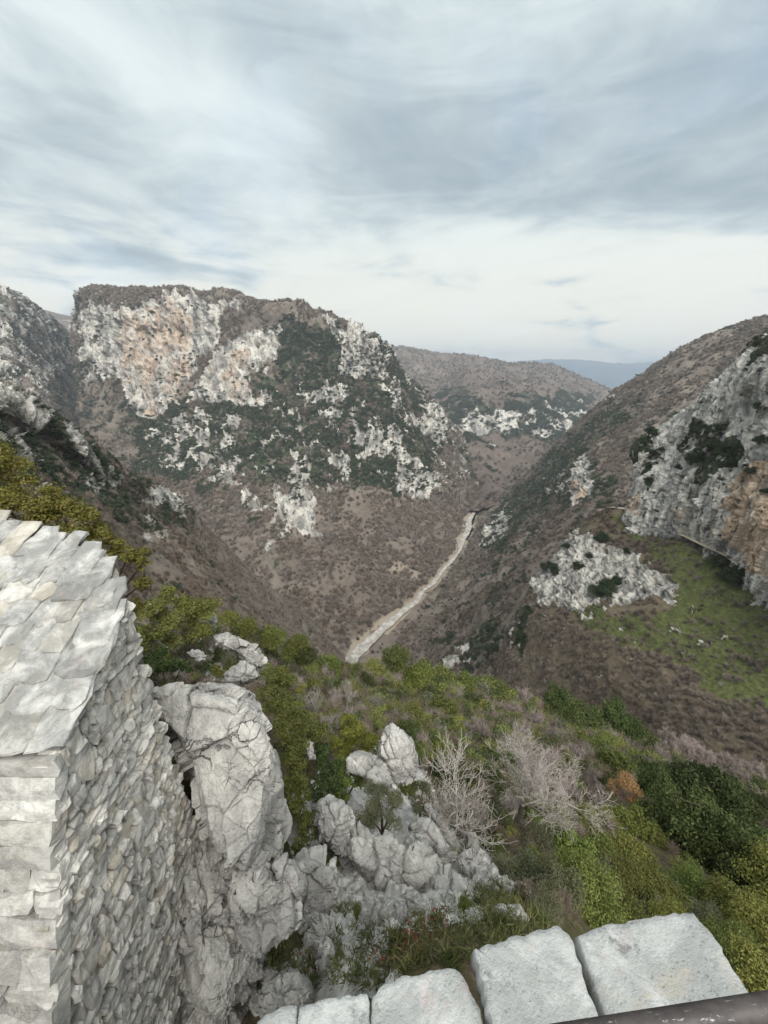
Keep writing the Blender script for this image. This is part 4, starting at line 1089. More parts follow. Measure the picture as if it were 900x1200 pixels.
def build_wall():
    rng = np.random.default_rng(9); out = []
    ax, ay, az = np.array([0, 1.0, 0]), np.array([1.0, 0, 0]), np.array([0, 0, 1.0])
    z = -11.5
    while z < -1.9:
        h = rng.uniform(.04, .095) * (1.6 if rng.uniform() < .2 else 1)
        y = yf(z) + rng.uniform(-.02, .02)
        while y < 3.08:
            l = rng.uniform(.05, .13) * (1.8 if rng.uniform() < .25 else 1)
            l = min(l, 3.2 - y)
            big_ = rng.uniform() < .10; l = l * (1.3 if big_ else 1); lim = roof_z(y + l * .35) - .005
            h_ = min(h * (2.1 if big_ else 1), lim - z)
            if h_ > .018 and rng.uniform() > .03:
                xs = verge_x(y) - .06 if y > 3.1 else -2.46
                bulge = .06 * abs(float(fbm(np.array([y * 1.2, z * .9, 3.3]), 3, 4))) + .11 * np.clip((-3.2 - z) / 3, 0, 1.2)
                tilt = unit(ax + az * (.01 + .05 * rng.normal()))
                stone_block(rng, np.array([xs - .07 + bulge, y, z + rng.normal() * .018]), tilt, ay, az, l * .99, rng.choice([.04, .06, .075, .085, .105]), h_ * 1.0, .09, out)
            y += l
        z += h
    y = 2.02
    while y < 3.1:                                   # raking course right under the verge slates
        l = rng.uniform(.12, .26); h = rng.uniform(.05, .075)
        for k_ in (1, 2):
            stone_block(rng, np.array([-2.52, y + rng.normal() * .03, roof_z(y) - .005 - h * k_]), unit(np.array([0, 1, SLOPE])), ay, az, l * .98, rng.uniform(.055, .085), h * .98, .05, out)
        y += l * .89
    # front face: big squared blocks on top, rough rubble lower down
    fx = np.array([-1.0, 0, 0]); z = -2.70
    while z > -8.6:
        big = z > -3.35
        h = rng.uniform(.13, .19) if big else rng.uniform(.10, .30)
        x = -2.43 + (.10 * np.clip((-3.3 - z) / 3, 0, 1))
        n_ = unit(np.array([0, -1.0, .42]))
        while x > -6.5:
            l = rng.uniform(.45, .9) if big else rng.uniform(.15, .5)
            up_ = unit(np.array([0, .42 * (z < -2.7), 1.0]))
            stone_block(rng, np.array([x, yf(z - h) - (.02 if big else -.03), z - h]), fx, n_, up_, l * .98, rng.uniform(.05, .10) if big else rng.uniform(.03, .14), h * (1.04 if big else 1.0), .05 if big else .10, out)
            x -= l
        z -= h * .98
    return merge_blocks('wall', out, M['rubble'])
under(link('wall', build_wall(), bld))

# ------------------------------------------------------------------ terrace with its coping and handrail
tw = empty('parapet_wall', (0.5, 0.3, -5.0), 'low terrace wall capped with pale flat coping stones', 'wall')
def build_parapet():
    rng = np.random.default_rng(19); out = []
    fx, fz = np.array([1.0, 0.16, 0]), np.array([0, 0, 1.0]); fx = unit(fx); n_ = np.array([-.16, 1.0, 0]); n_ = unit(n_)
    z = -5.2
    while z < -2.22:
        h = rng.uniform(.08, .17); x = -.9
        while x < 1.15:
            l = min(rng.uniform(.15, .42), 1.2 - x)
            if z + h < -2.12:
                stone_block(rng, np.array([x, .52 + .16 * x, z]), fx, n_, fz, l * .97, rng.uniform(.05, .10), h * .95, .06, out)
            x += l
        z += h
    return merge_blocks('wall_body', out, M['rubble'])
def under2(o): o.location = -Vector(tw.location); return o
under2(link('wall_body', build_parapet(), tw))
def coping(pts, z, seed, tilt=0.0, th=.13):
    rng = np.random.default_rng(seed)
    pts = np.array([P_z(u, v, z) for u, v in pts]); pts[:, 2] += tilt * (pts[:, 0] - pts[:, 0].mean())
    n = 140; lp = catmull(np.concatenate([pts, pts[:1]]), n + 1)[:-1]
    # keep corners crisp: blend towards the straight polygon
    seg = np.concatenate([pts, pts[:1]]); s = np.linspace(0, len(pts), n, endpoint=False); k = s.astype(int); f = (s - k)[:, None]
    lp = .25 * lp + .75 * (seg[k] * (1 - f) + seg[k + 1] * f)
    lp[:, :2] += .010 * np.stack([fbm(lp / .06, 4, seed), fbm(lp / .06 + 5, 4, seed)], 1) + .006 * np.stack([fbm(lp / .02, 3, seed + 2), fbm(lp / .02 + 5, 3, seed + 2)], 1)
    c = lp.mean(0); rings = []
    for r, dz in ((.2, -th), (.93, -th), (.985, -th * .9), (1.0, -th * .55), (.998, -th * .2), (.988, -.012), (.97, 0), (.85, 0), (.7, 0), (.55, 0), (.4, 0), (.25, 0), (.1, 0)):
        g = c + (lp - c) * r; g[:, 2] += dz
        if dz > -th * .5: g[:, 2] += .012 * fbm(g / .16, 5, seed + 4)
        else: g[:, :2] += (.012 * fbm(g / .05, 4, seed + 6))[:, None] * unit(lp - c)[:, :2]
        rings.append(g)
    g = np.array(rings); i = np.arange(g.shape[0] * n).reshape(g.shape[0], n); j = np.roll(i, -1, 1)
    F = [tuple(int(q) for q in r) for r in np.stack([i[:-1].ravel(), j[:-1].ravel(), j[1:].ravel(), i[1:].ravel()], 1)]
    F.append(tuple(int(q) for q in i[-1])); F.append(tuple(int(q) for q in i[0][::-1]))
    me = new_mesh('coping_stone', g.reshape(-1, 3), F, M['coping'], True)
    return under2(link('coping_stone', me, tw))
coping([(676,1096),(700,1084),(745,1075),(790,1069),(812,1068),(830,1088),(852,1120),(885,1172),(960,1270),(1040,1380),(800,1400),(748,1290),(712,1195),(690,1135)], -2.0, 3, .02)
coping([(554,1113),(575,1106),(605,1095),(635,1086),(654,1082),(668,1094),(682,1130),(699,1180),(722,1250),(770,1400),(610,1400),(592,1290),(577,1205),(566,1150)], -1.97, 5, -.03)
coping([(434,1163),(452,1150),(475,1142),(505,1137),(534,1132),(548,1150),(562,1180),(578,1250),(592,1400),(440,1400),(436,1260)], -2.03, 7, .02)
coping([(352,1177),(378,1168),(405,1163),(430,1163),(433,1200),(434,1400),(330,1400),(342,1260)], -2.05, 9)
coping([(302,1194),(325,1182),(350,1178),(345,1220),(326,1400),(220,1400),(270,1260)], -2.08, 11)
coping([(300,1200),(285,1202),(240,1215),(150,1400),(215,1400),(268,1265)], -2.1, 15)

def floor_mesh():
    return new_mesh('terrace', [(-1.2, -3, -2.16), (1.22, -3, -2.16), (1.22, .55, -2.16), (-1.2, .30, -2.16), (-1.2, -3, -5.5), (1.22, -3, -5.5), (1.22, .55, -5.5), (-1.2, .30, -5.5)],
                    [(0, 1, 2, 3), (7, 6, 5, 4), (0, 4, 5, 1), (1, 5, 6, 2), (2, 6, 7, 3), (3, 7, 4, 0)], M['coping'])
link('terrace', floor_mesh(), kind='structure', label='paved terrace of the viewpoint')

def mat_rail():
    m, k, b = mat_new('brown_painted_iron', 0.5, 0.4)
    co = k.coord('Object')
    col = k.mix(k.ramp(k.noise(co, 14, 6, 0.7), 0.4, 0.65), c4(0.040, 0.033, 0.031), c4(0.075, 0.064, 0.060))
    worn = k.ramp(k.noise(k.scalevec(co, (1.0, 4.0, 4.0)), 22, 9, 0.75, .4), 0.60, 0.66)
    col = k.mix(worn, col, c4(0.42, 0.42, 0.42))
    k.put(b.inputs['Base Color'], col); k.put(b.inputs['Normal'], k.bump(k.noise(co, 90, 4, 0.6), 0.25, 0.004))
    return m
M['rail'] = mat_rail()
A = P(640, 1222, .76); B = P(960, 1171, .80); dv = unit(B - A)
hr = empty('handrail', tuple(P(640, 1216, .76)), 'brown painted iron handrail with worn patches above the coping stones', 'handrail')
def under3(o): o.location = -Vector(hr.location); return o
def tube_mesh(name, pts, r, sides=20, mat='rail'):
    t = Tubes(sides); t.path(pts, [r] * len(pts)); return t.mesh(name, M[mat])
under3(link('rail', tube_mesh('rail', np.array([A + dv * s for s in np.linspace(-.9, 1.12, 30)]), .0215), hr))
for s in (-.75, .95):
    q = A + dv * s
    under3(link('post', tube_mesh('post', np.array([q + [0, 0, .0], [q[0], q[1], -2.2]]), .018), hr))

# ------------------------------------------------------------------ shrubs and trees on the slope
def hero_bush(name, clumps, n, leaf, mat, label, cat='shrub', seed=1, group=None, stems=6, aspect=.5):
    rng = np.random.default_rng(seed)
    c = np.array([P(u, v, t) for u, v, t, r in clumps]); rad = np.array([r * t / FPX for u, v, t, r in clumps])
    # split each clump into lumpy sprays so that the outline breaks up
    cs, rs = [], []
    for q, r in zip(c, rad):
        for _ in range(9):
            d = unit(rng.normal(size=3)); cs.append(q + d * r * rng.uniform(.3, .8)); rs.append(r * rng.uniform(.25, .46))
    org = np.array([c[:, 0].mean(), c[:, 1].mean(), (c[:, 2] - rad).min()])
    v, f = clump_leaves(np.array(cs) - org, rs, n, leaf, rng, aspect)
    e = empty(name, tuple(org), label, cat, group)
    link('foliage', new_mesh('foliage', v, f, mat), e)
    t = Tubes(4); base = np.array([0, 0, -.4])
    for q, r in zip(c - org, rad):
        mid = (base + q) / 2 + rng.normal(size=3) * .1 * r
        t.path([base, mid, q], [.03, .02, .008])
        for _ in range(stems):
            d = unit(rng.normal(size=3) + [0, 0, .5]); a = q + d * r * .3
            t.path([q, a, q + d * r * rng.uniform(.8, 1.35) + rng.normal(size=3) * .05], [.008, .005, .002])
    link('branches', t.mesh('branches', M['bark']), e)
    return e

hero_bush('evergreen_shrub', [(-30,545,6.4,52),(12,562,6.3,42),(45,592,6.1,38),(75,607,6,32),(105,624,5.9,30),(130,640,5.8,26),(150,652,5.7,20),(167,660,5.7,13),(165,685,5.7,15),(0,610,6.2,42),(60,640,6,30),(155,715,5.9,16)],
          22000, .055, M['leaf_yellow'], 'yellow green evergreen shrub rising behind the slate roof', seed=3)
hero_bush('evergreen_shrub', [(180,715,12,22),(210,712,12.5,28),(235,718,13,22),(222,737,12,26),(195,742,11,24),(172,748,10.5,18)], 11000, .085, M['leaf_olive'], 'twiggy olive shrub on the crest just right of the roof', seed=4, stems=14)
hero_bush('evergreen_shrub', [(165,772,9.5,17),(190,777,9.3,21),(213,782,9,14),(172,790,8.6,12)], 8000, .06, M['leaf_dark'], 'low dark shrub squeezed between roof edge and pinkish capstone', seed=5)
hero_bush('evergreen_shrub', [(318,800,8.5,18),(335,795,8.8,16),(325,825,8.2,24),(345,850,8.2,24),(330,860,7.6,18),(350,885,7.8,24),(345,915,7.4,24),(352,945,7.2,22),(362,970,7.0,18),(350,990,6.8,14),(375,862,8.6,16)], 20000, .05, M['leaf_olive'], 'tall olive shrub hanging down along the huge smooth boulder', seed=6)
hero_bush('evergreen_shrub', [(385,905,8.2,20),(372,930,7.8,16),(380,880,8.5,14),(392,925,8.1,12)], 7000, .05, M['leaf_dark'], 'dark glossy shrub over the half hidden white rock', seed=7)
hero_bush('evergreen_shrub', [(415,860,10.4,19),(430,872,10.2,14),(400,874,10.2,15),(408,845,10.8,12)], 8000, .06, M['leaf_yellow'], 'bright yellow green shrub above the rounded white boulder', seed=8)
hero_bush('evergreen_shrub', [(402,920,8.4,20),(420,912,8.6,16),(390,938,8,12),(398,898,8.8,14)], 8000, .05, M['leaf_olive'], 'olive shrub between the dark glossy shrub and the grey green shrub', seed=9)
hero_bush('evergreen_shrub', [(445,945,7.7,25),(430,958,7.5,16),(460,962,7.4,14),(442,922,8.0,17),(463,938,7.6,15)], 13000, .035, M['leaf_grey'], 'dense grey green shrub sitting on the white blocks', seed=10, aspect=.3)
hero_bush('evergreen_shrub', [(495,930,9.2,15),(500,948,9.0,12),(488,942,9.0,11)], 6000, .04, M['leaf_grey'], 'small round grey green shrub right of the rounded boulder', seed=11, aspect=.35)

PROTO = {}
def ev(kind, i, n, leaf, mat, **kw):
    PROTO.setdefault(kind, []).append(bush_proto(700 + i, n, leaf, M[mat], **kw))
for i in range(3):
    ev('O', i, 6500, .10, 'leaf_olive'); ev('D', 10 + i, 6500, .10, 'leaf_dark', flat=.9)
    ev('G', 20 + i, 6500, .085, 'leaf_grey', aspect=.3)
    ev('N', 40 + i, 16000, .062, 'leaf_olive', ncl=34, spread=1.1)       # near ones carry finer leaves
    ev('K', 50 + i, 14000, .075, 'leaf_dark', ncl=40, flat=1.15, clr=(.2, .36))
for i in range(3): ev('E', 60 + i, 5000, .12, 'leaf_deep', flat=.85)
ev('T', 30, 6000, .085, 'leaf_tan', flat=1.1)
for i in range(3):
    PROTO.setdefault('M', []).append(bare_proto(800 + i, M['twig_mauve'], M['twig_mauve'], stems=7, levels=6, spread=.5, trunk=.03, tw=.0042, base_len=.42, nchild=(2, 4), up=.6))
    PROTO.setdefault('B', []).append(bare_proto(820 + i, M['twig_brown'], M['twig_brown'], stems=6, levels=5, spread=.55, trunk=.03, tw=.005, base_len=.4, nchild=(2, 4), up=.5))
    PROTO.setdefault('P', []).append(bare_proto(840 + i, M['twig_pale'], M['twig_pale'], stems=6, levels=5, spread=.5, trunk=.028, tw=.005, base_len=.42, nchild=(2, 4), up=.5))
_cnt = {}
def plant(kind, u, v, r, label, group, bvh=None, dz=.30, name=None, squash=1.0):
    i = _cnt.get(kind, 0); _cnt[kind] = i + 1
    a, b = PROTO[kind][i % len(PROTO[kind])]
    p, t = cast(bvh or FG_BVH, u, min(v + dz * r, 1190))
    s = r * t / FPX
    bare = kind in 'MBP'
    e = empty(name or ('bare_shrub' if bare else 'evergreen_shrub'), tuple(p), label, 'shrub', group, rz=i * 2.399)
    s *= 1.0 if not bare else .95
    e.scale = (s, s, s * squash)
    o1 = link('branches' if bare else 'foliage', a, e); o2 = link('twigs' if bare else 'branches', b, e)
    return e

LAB = {
 'Oc': ('olive green evergreen shrub packed along the crest above the gorge', 'olive shrubs on the crest'),
 'Ob': ('olive evergreen shrub growing out of the joints of the white outcrop', 'olive shrubs in the outcrop'),
 'Dc': ('dark green evergreen shrub wedged among the olive ones on the crest', 'dark shrubs on the crest'),
 'Mc': ('leafless mauve grey shrub standing between evergreens on the slope', 'mauve bare shrubs on the slope'),
 'Pc': ('leafless pale twiggy shrub between the boulders and the crest', 'pale bare shrubs on the slope'),
 'Bc': ('leafless brown twiggy shrub mixed into the thicket', 'brown bare shrubs on the slope'),
 'Or': ('olive evergreen shrub in the thicket right of the bare pale tree', 'olive shrubs in the right thicket'),
 'Dr': ('dark green shrub bordering the bare hollow below the grassy shoulder', 'dark shrubs along the hollow'),
 'Kr': ('big rounded dark evergreen towards the lower right thicket', 'big dark evergreens'),
 'Gr': ('grey green wispy shrub below the bare pale tree', 'grey green shrubs below the bare tree'),
 'Nr': ('leafy olive shrub close beneath the terrace coping', 'leafy shrubs under the terrace'),
}
SPOTS = {
 'Ob': [(478,925,12),(432,990,9),(527,1003,11),(548,1008,13),(392,1012,9),(352,1044,8),(470,905,13),(420,1068,8),(580,1000,15),(515,960,12),(300,1010,7),(545,1060,9),(610,1050,12)],
 'Oc': [(265,725,12),(285,738,13),(320,748,14),(345,757,14),(335,776,12),(385,785,14),(360,792,12),(440,792,16),(490,792,16),(520,800,16),(475,812,14),(545,806,16),(572,810,16),(592,818,14),(520,836,17),(490,846,18),(505,868,15),(410,812,13),(300,768,10),(460,838,13),(330,792,10)],
 'Dc': [(300,751,13),(360,770,12),(312,772,11),(410,790,14),(425,803,13),(500,817,15),(555,826,14),(540,838,12),(475,862,13),(450,812,12)],
 'Mc': [(600,838,17),(625,848,17),(612,820,13),(645,866,15),(668,888,17),(560,860,18),(690,915,16),(610,862,16),(640,895,20),(615,900,20),(665,925,18),(700,935,15),(650,930,18),(580,845,14),(780,872,18),(800,882,18),(820,888,18),(845,898,18),(865,915,16),(800,905,15),(770,888,14),(880,905,15),(890,940,14)],
 'Pc': [(370,830,26),(400,822,24),(440,832,22),(350,806,20),(270,768,17),(245,778,16),(385,850,18),(600,950,20),(640,960,18)],
 'Bc': [(345,775,14),(425,845,16),(575,935,16),(610,975,24),(640,1020,28),(620,1050,26),(600,1000,20),(580,975,18),(660,1060,28),(690,895,14),(730,935,14)],
 'Or': [(645,838,14),(700,878,24),(722,893,22),(712,868,18),(690,962,22),(650,965,18),(720,965,24),(665,1000,26),(700,1000,28),(745,1000,28),(740,965,20),(760,985,22),(640,990,18)],
 'Dr': [(650,822,15),(672,830,19),(690,842,16),(720,842,17),(737,852,14),(748,872,18),(770,884,16),(738,905,16),(575,920,18),(540,925,22),(560,960,22),(520,905,16),(760,905,14),(690,860,12),(590,900,16)],
 'Kr': [(770,932,30),(800,925,32),(830,945,38),(862,965,38),(800,975,38),(845,1005,40),(890,1000,34),(765,965,22),(890,955,24)],
 'Gr': [(705,1020,20),(760,1060,20),(830,1080,22),(630,990,24),(620,1022,26),(655,1042,26),(560,985,18),(590,1020,22),(640,1066,22),(690,1035,24)],
 'Nr': [(690,1055,36),(730,1040,38),(772,1052,38),(820,1045,40),(862,1075,42),(900,1105,44),(850,1120,42),(790,1085,38),(740,1078,34),(930,1060,40),(895,1150,42)],
}
_rp = np.random.default_rng(21)
for key, spots in SPOTS.items():
    lab, grp = LAB[key]
    if key in ('Or', 'Nr', 'Kr'): spots = [(u + _rp.normal() * 5, v + _rp.normal() * 4, r * _rp.uniform(.62, 1.15)) for u, v, r in spots]
    for (u, v, r) in spots: plant(key[0], u, v, r * (1.28 if key[1] == 'c' and key[0] in 'OD' else 1.12), lab, grp, squash=1.0 if key[0] in 'MBP' else _rp.uniform(.95, 1.55))
plant('T', 735, 928, 22, 'shrub with withered tan orange leaves among dark evergreens', None)
plant('D', 463, 772, 20, 'single round dark green tree standing up on the crest', None, squash=1.15)

# bare trees
def bare_tree(u, v, hpx, seed, mt, mw, label, group=None, lean=(0, 0), **kw):
    p, t = cast(FG_BVH, u, v); H = hpx * t / FPX
    a, b = bare_proto(seed, M[mt], M[mw], **kw)
    n = np.empty(len(b.vertices) * 3, np.float32); b.vertices.foreach_get('co', n); top = n.reshape(-1, 3)[:, 2].max()
    e = empty('bare_tree', tuple(p), label, 'tree', group); s = H / top; e.scale = (s, s, s); e.rotation_euler = (lean[0], lean[1], seed)
    link('trunk', a, e); link('twigs', b, e)
    return e, t
bare_tree(533, 975, 172, 905, 'bark', 'twig_pale', 'pale leafless tree with spreading white twigs below the rounded boulder', levels=7, spread=.6, trunk=.030, tw=.0010, split=2, base_len=.26, nchild=(2, 4), up=.35)
bare_tree(592, 972, 130, 911, 'bark', 'twig_pale', 'leaning leafless tree with whitish branches right of the pale tree', lean=(0, .35), levels=7, spread=.6, trunk=.022, tw=.0010, split=1, base_len=.26, nchild=(2, 4), up=.2)
bare_tree(507, 1128, 125, 921, 'bark', 'bark', 'thin dark leafless sapling in front of the white rocks', levels=5, spread=.42, trunk=.012, tw=.0022, base_len=.5, nchild=(1, 3), up=.7)

# shrubs on the right hand cliff and its grassy shoulder
B_CL, B_SH = bvh_of('cliff'), bvh_of('grassy_shoulder')
for (u, v, r) in [(765,507,9),(757,517,8),(761,566,8),(768,532,6),(795,548,5),(818,540,13),(835,522,11),(850,532,12),(845,507,13),(880,552,9),(892,517,9),(890,478,8),(896,576,6),(776,527,5),(858,545,8),(826,500,7),(760,545,5)]:
    plant('E', u, v, r, 'dark evergreen shrub rooted in a crack of the limestone cliff', 'shrubs growing on the cliff', B_CL, dz=.2)
for (u, v, r) in [(705,632,9),(712,690,13),(700,693,10),(722,682,8),(652,668,9),(641,664,8),(676,664,7),(612,745,9),(735,646,5),(690,652,5),(664,640,6),(620,715,7)]:
    plant('E', u, v, r, 'dark evergreen shrub growing on the white rock band of the grassy shoulder', 'shrubs on the grassy shoulder', B_SH, dz=.2)
for (u, v, r) in [(848,652,13),(862,664,15),(880,662,14),(868,674,12),(854,668,10)]:
    plant('E', u - 3, v + 5, r * 1.1, 'dark rounded evergreen in the clump beside the ledge path', 'evergreens beside the ledge path', B_SH, dz=.4, squash=.8)
plant('G', 738, 733, 7, 'small pale yellowish shrub under the white rock band', None, B_SH, dz=.2)

# ------------------------------------------------------------------ grass, fallen leaves, undergrowth on the near slope
def fg_points(n, poly, rmax=1.1, seed=1):
    rng = np.random.default_rng(seed); poly = np.array(poly, float); out = []
    lo, hi = poly.min(0), poly.max(0)
    while len(out) < n:
        u, v = rng.uniform(lo, hi)
        if poly_sd(np.array([u]), np.array([v]), poly)[0] > 0:
            p, t = cast(FG_BVH, u, v); out.append(np.array(p))
    return np.array(out)
def grass_mesh(tufts, blades, hmin, hmax, mat, name, label, seed=2, wid=.006):
    rng = np.random.default_rng(seed); V, F = [], []; n = 0
    vs = []
    for p in tufts:
        hh = rng.uniform(hmin, hmax); k = blades
        b = p + rng.normal(size=(k, 3)) * np.array([.045, .045, 0]); d = unit(rng.normal(size=(k, 3)) * .45 + np.array([0, 0, 1]))
        L = hh * rng.uniform(.5, 1.1, (k, 1)); sd = unit(np.cross(d, rng.normal(size=(k, 3)))) * wid
        mid = b + d * L * .55; tip = b + d * L * .9 + unit(d * np.array([1, 1, 0]) + 1e-3) * L * .35
        vs.append(np.stack([b - sd, b + sd, mid + sd * .7, tip, mid - sd * .7], 1).reshape(-1, 3))
    v = np.concatenate(vs); m = len(v) // 5
    f = [(5 * i, 5 * i + 1, 5 * i + 2, 5 * i + 3, 5 * i + 4) for i in range(m)]
    return link(name, new_mesh(name, v, np.array(f), mat), kind='stuff', label=label)
GZ = [(215,1180),(240,1110),(300,1100),(345,1070),(420,1065),(500,1060),(585,1035),(640,1085),(600,1115),(540,1130),(440,1150),(320,1165),(285,1150)]
g1 = fg_points(420, GZ, seed=3)
grass_mesh(g1, 22, .04, .15, M['grass'], 'grass', 'tufts of green and straw coloured grass between the rocks')
g2 = fg_points(150, [(560,1020),(600,1040),(640,1085),(590,1090),(560,1070)], seed=5)
grass_mesh(g2, 26, .07, .18, M['grass'], 'grass', 'rough grass bank beside the diagonal rock rib', seed=8)
def litter():
    rng = np.random.default_rng(4)
    p = np.concatenate([fg_points(130, [(480,1060),(520,1060),(530,1100),(470,1115)], seed=6), fg_points(90, [(440,1090),(500,1085),(500,1120),(430,1130)], seed=7), fg_points(60, [(350,1090),(380,1085),(385,1140),(350,1140)], seed=8)])
    p[:, 2] += rng.uniform(.0, .03, len(p))
    v, f = leaf_quads(p, unit(rng.normal(size=p.shape) * .5 + [0, 0, 1]), .042, rng, .6)
    link('fallen_leaves', new_mesh('fallen_leaves', v, f, M['leaf_red']), kind='stuff', label='reddish brown fallen leaves between the stones')
litter()
def under_growth():
    h = HILLS['slope']
    U, V, T = h['U'], h['V'], h['T']
    wz = zones(U, V, 1.0, [(0.12, [(640,930),(760,900),(900,930),(960,1200),(700,1200),(640,1060)]), (0.0, [(300,900),(520,900),(660,1085),(600,1200),(250,1200),(240,850)])], 15) * (T > 7) * (h['g'][..., 1] > 2) / np.maximum(T, 4) ** 1.6
    gU = [proto_obj(far_leafy(300 + i, M['leaf_olive'], 700, .16)) for i in range(2)] + [proto_obj(far_leafy(310, M['leaf_grey'], 700, .14))] + [proto_obj(far_leafy(312, M['leaf_dark'], 700, .16))]
    gB = [proto_obj(far_bare(320 + i, M['twig_brown'], 420, .010)) for i in range(2)] + [proto_obj(far_bare(330, M['twig_mauve'], 420, .009))]
    p = sample_hill('slope', 1500, wz, 1190); t = p @ FW
    scatter('undergrowth', p, np.clip(t * .024, .15, 1.6) * RNG.uniform(.6, 1.3, len(p)), gU, 'low green undergrowth filling the gaps between the shrubs')
    p = sample_hill('slope', 1500, wz, 1190); t = p @ FW
    scatter('dry_undergrowth', p, np.clip(t * .026, .15, 1.8) * RNG.uniform(.6, 1.3, len(p)), gB, 'dry twiggy undergrowth between the shrubs', 1.2)
under_growth()

# ------------------------------------------------------------------ sky, sun, haze
EXPO = 1.7
SUN_EL, SUN_AZ = R(54), R(163)         # sun behind cloud, high behind the viewer
def build_world():
    w = bpy.data.worlds.new('World'); SC.world = w; w.use_nodes = True
    k = NT(w); bg = k.n['Background']
    co = k.add('ShaderNodeTexCoord').outputs['Generated']
    sky = k.add('ShaderNodeTexSky', sky_type='NISHITA', sun_disc=False, sun_elevation=SUN_EL, sun_rotation=SUN_AZ, air_density=1.0, dust_density=2.0)
    # cloud deck: the view direction projected on a flat layer, so streaks shorten towards the horizon
    sep = k.add('ShaderNodeSeparateXYZ'); k.put(sep.inputs[0], co)
    zz = k.math('ADD', k.math('MAXIMUM', sep.outputs[2], 0.0), 0.30)
    cx = k.add('ShaderNodeCombineXYZ')
    k.put(cx.inputs[0], k.math('DIVIDE', sep.outputs[0], zz)); k.put(cx.inputs[1], k.math('DIVIDE', sep.outputs[1], zz))
    mp = k.add('ShaderNodeMapping'); k.put(mp.inputs[0], cx.outputs[0])
    mp.inputs['Rotation'].default_value = (0, 0, R(-28)); mp.inputs['Scale'].default_value = (1.25, 0.62, 1.0)
    soft = k.noise(mp.outputs[0], 0.85, 3, 0.45, 0.5)
    dm = k.add('ShaderNodeMapping'); k.put(dm.inputs[0], co); dm.inputs['Rotation'].default_value = (0, R(16), 0); dm.inputs['Scale'].default_value = (1.0, 1.0, 3.4)
    fine = k.noise(dm.outputs[0], 3.1, 8, 0.6, 0.9)
    pm = k.add('ShaderNodeMapping'); k.put(pm.inputs[0], co); pm.inputs['Scale'].default_value = (1.0, 1.0, 4.5)
    puff = k.noise(pm.outputs[0], 4.2, 8, 0.58, 0.5)
    nz = k.add('ShaderNodeTexNoise'); k.put(nz.inputs['Vector'], cx.outputs[0]); nz.inputs['Scale'].default_value = 0.9; nz.inputs['Detail'].default_value = 4
    off = k.add('ShaderNodeVectorMath', operation='SUBTRACT'); k.put(off.inputs[0], nz.outputs['Color']); off.inputs[1].default_value = (0.5, 0.5, 0.5)
    osc = k.add('ShaderNodeVectorMath', operation='SCALE'); k.put(osc.inputs[0], off.outputs[0]); osc.inputs['Scale'].default_value = 0.30
    dd = k.add('ShaderNodeVectorMath', operation='ADD'); k.put(dd.inputs[0], co); k.put(dd.inputs[1], osc.outputs[0])
    def blob(u, v, du, dv, ang):
        c = P(u, v, 1.0); c = c / np.linalg.norm(c)
        ca, sa = math.cos(R(ang)), math.sin(R(ang))
        a = P(u + ca * 20, v + sa * 20, 1.0); a = a / np.linalg.norm(a) - c; a /= np.linalg.norm(a)
        b = np.cross(c, a)
        def dot(vec, r):
            nd = k.add('ShaderNodeVectorMath', operation='DOT_PRODUCT'); k.put(nd.inputs[0], dd.outputs[0]); nd.inputs[1].default_value = tuple(vec / r)
            x = k.math('SUBTRACT', nd.outputs['Value'], float(c @ vec) / r); return k.math('MULTIPLY', x, x)
        s = k.math('ADD', dot(a, du / FPX * 0.8), dot(b, dv / FPX * 0.8))
        return k.math('POWER', 2.718, k.math('MULTIPLY', s, -1.0))
    val = k.math('ADD', k.math('MULTIPLY', 0.75), 0.42)
    val = k.math('ADD', val, k.math('MULTIPLY', k.math('SUBTRACT', fine, 0.5), 0.95))
    for (u, v, du, dv, ang, amt) in [
        (760, 110, 330, 95, -14, -0.40), (470, 215, 260, 40, 12, -0.16), (330, 70, 190, 38, 28, -0.24), (60, 160, 150, 60, 10, -0.16),
        (230, 130, 130, 60, 20, 0.24), (600, 265, 160, 45, 10, 0.36), (560, 60, 140, 60, 0, 0.08), (790, 340, 230, 28, -3, 0.24),
        (840, 255, 130, 36, -6, -0.22), (640, 345, 90, 12, 2, -0.14), (110, 300, 90, 18, 0, -0.2), (700, 300, 120, 14, -8, -0.12), (420, 350, 70, 6, 0, -0.12), (740, 405, 170, 8, -3, -0.22), (640, 345, 60, 7, 0, -0.12),
        (300, 290, 260, 30, 3, 0.02), (560, 395, 160, 20, 2, 0.02)]:
        val = k.math('ADD', val, k.math('MULTIPLY', blob(u, v, du, dv, ang), amt * 1.3))
    wisp = k.noise(mp.outputs[0], 7.0, 7, 0.6, 0.8)
    val = k.math('ADD', val, k.math('MULTIPLY', k.math('SUBTRACT', wisp, 0.5), 0.2))
    low = k.ramp(sep.outputs[2], 0.45, 0.02)
    val = k.math('ADD', val, k.math('MULTIPLY', k.math('MULTIPLY', k.math('SUBTRACT', puff, 0.5), 2.0), k.math('ADD', k.math('MULTIPLY', low, 0.8), 0.1)))
    g = 2.0 ** -EXPO
    grey = c4(0.38 * g, 0.47 * g, 0.53 * g); white = c4(0.84 * g, 0.93 * g, 0.935 * g)
    cloud = k.mix(k.ramp(val, 0.12, 0.98), grey, white)
    warm = k.math('MULTIPLY', k.ramp(sep.outputs[2], 0.36, 0.06), k.ramp(val, 0.5, 0.8))
    cloud = k.mix(k.math('MULTIPLY', warm, 0.8), cloud, c4(1.02 * g, 0.985 * g, 0.87 * g))
    sk = k.add('ShaderNodeVectorMath', operation='SCALE'); k.put(sk.inputs[0], sky.outputs[0]); sk.inputs['Scale'].default_value = 0.08
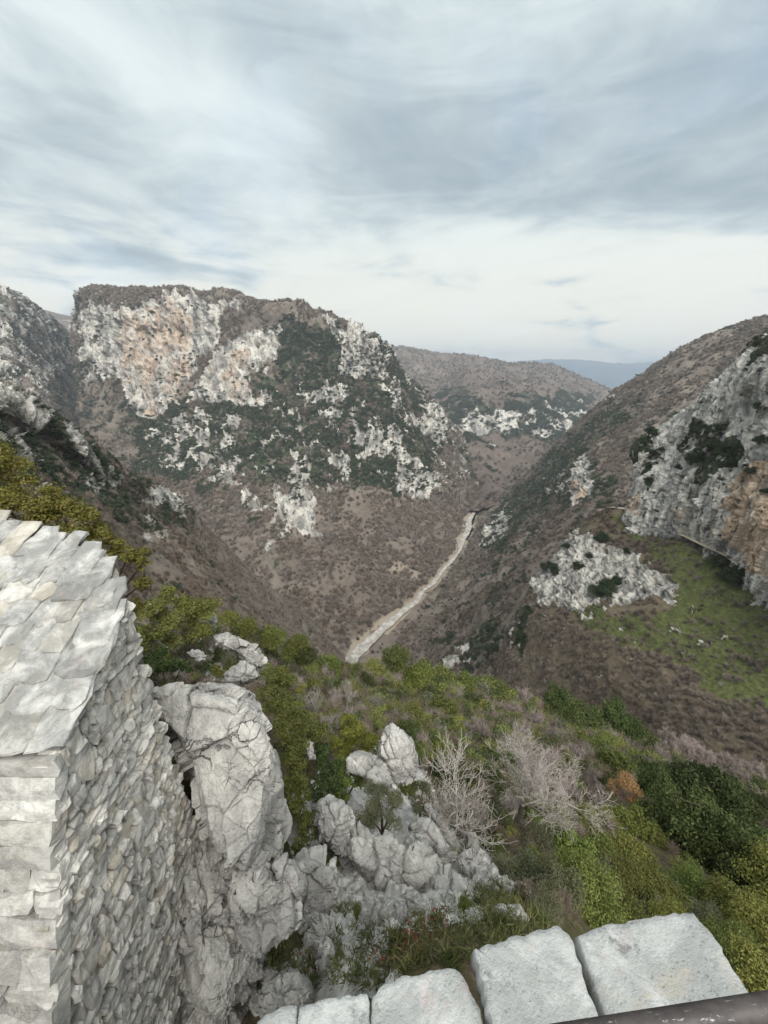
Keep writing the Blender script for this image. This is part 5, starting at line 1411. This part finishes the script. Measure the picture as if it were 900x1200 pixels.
    gap = k.math('MULTIPLY', k.ramp(k.noise(mp.outputs[0], 1.5, 4, 0.5, 0.4), 0.46, 0.75), 0.22)
    k.put(bg.inputs['Color'], k.mix(gap, cloud, sk.outputs[0]))
    bg.inputs['Strength'].default_value = 1.0
build_world()
sd = bpy.data.lights.new('sun', 'SUN'); sd.energy = 1.5; sd.angle = R(52); sd.color = (1.0, 0.965, 0.91)
so = bpy.data.objects.new('sun', sd); COL.objects.link(so)
sdir = Vector((math.sin(SUN_AZ) * math.cos(SUN_EL), math.cos(SUN_AZ) * math.cos(SUN_EL), math.sin(SUN_EL)))
so.rotation_euler = sdir.to_track_quat('Z', 'Y').to_euler()

hm = bpy.data.materials.new('haze_air'); hm.use_nodes = True
_n = hm.node_tree.nodes; _n.remove(_n['Principled BSDF'])
pv = _n.new('ShaderNodeVolumePrincipled'); pv.inputs['Density'].default_value = 0.00011
pv.inputs['Color'].default_value = c4(0.80, 0.89, 1.0); pv.inputs['Anisotropy'].default_value = 0.2
hm.node_tree.links.new(pv.outputs[0], _n['Material Output'].inputs['Volume'])
def haze_box():
    x0, x1, y0, y1, z0, z1 = -14100, 14100, -14100, 14100, -380, 445
    v = [(x, y, z) for x in (x0, x1) for y in (y0, y1) for z in (z0, z1)]
    f = [(0, 1, 3, 2), (4, 6, 7, 5), (0, 4, 5, 1), (2, 3, 7, 6), (0, 2, 6, 4), (1, 5, 7, 3)]
    link('haze', new_mesh('haze', v, f, hm), kind='stuff', label='thin bluish haze filling the gorge')
haze_box()

SC.render.engine = 'CYCLES'
SC.cycles.use_denoising = True
SC.cycles.max_bounces = 6; SC.cycles.diffuse_bounces = 3; SC.cycles.volume_bounces = 0; SC.cycles.transparent_max_bounces = 6
SC.cycles.transmission_bounces = 3; SC.cycles.glossy_bounces = 2
SC.cycles.sample_clamp_indirect = 4
SC.view_settings.view_transform = 'Standard'; SC.view_settings.look = 'None'
SC.view_settings.exposure = EXPO; SC.view_settings.gamma = 1.0; SC.view_settings.use_curve_mapping = False
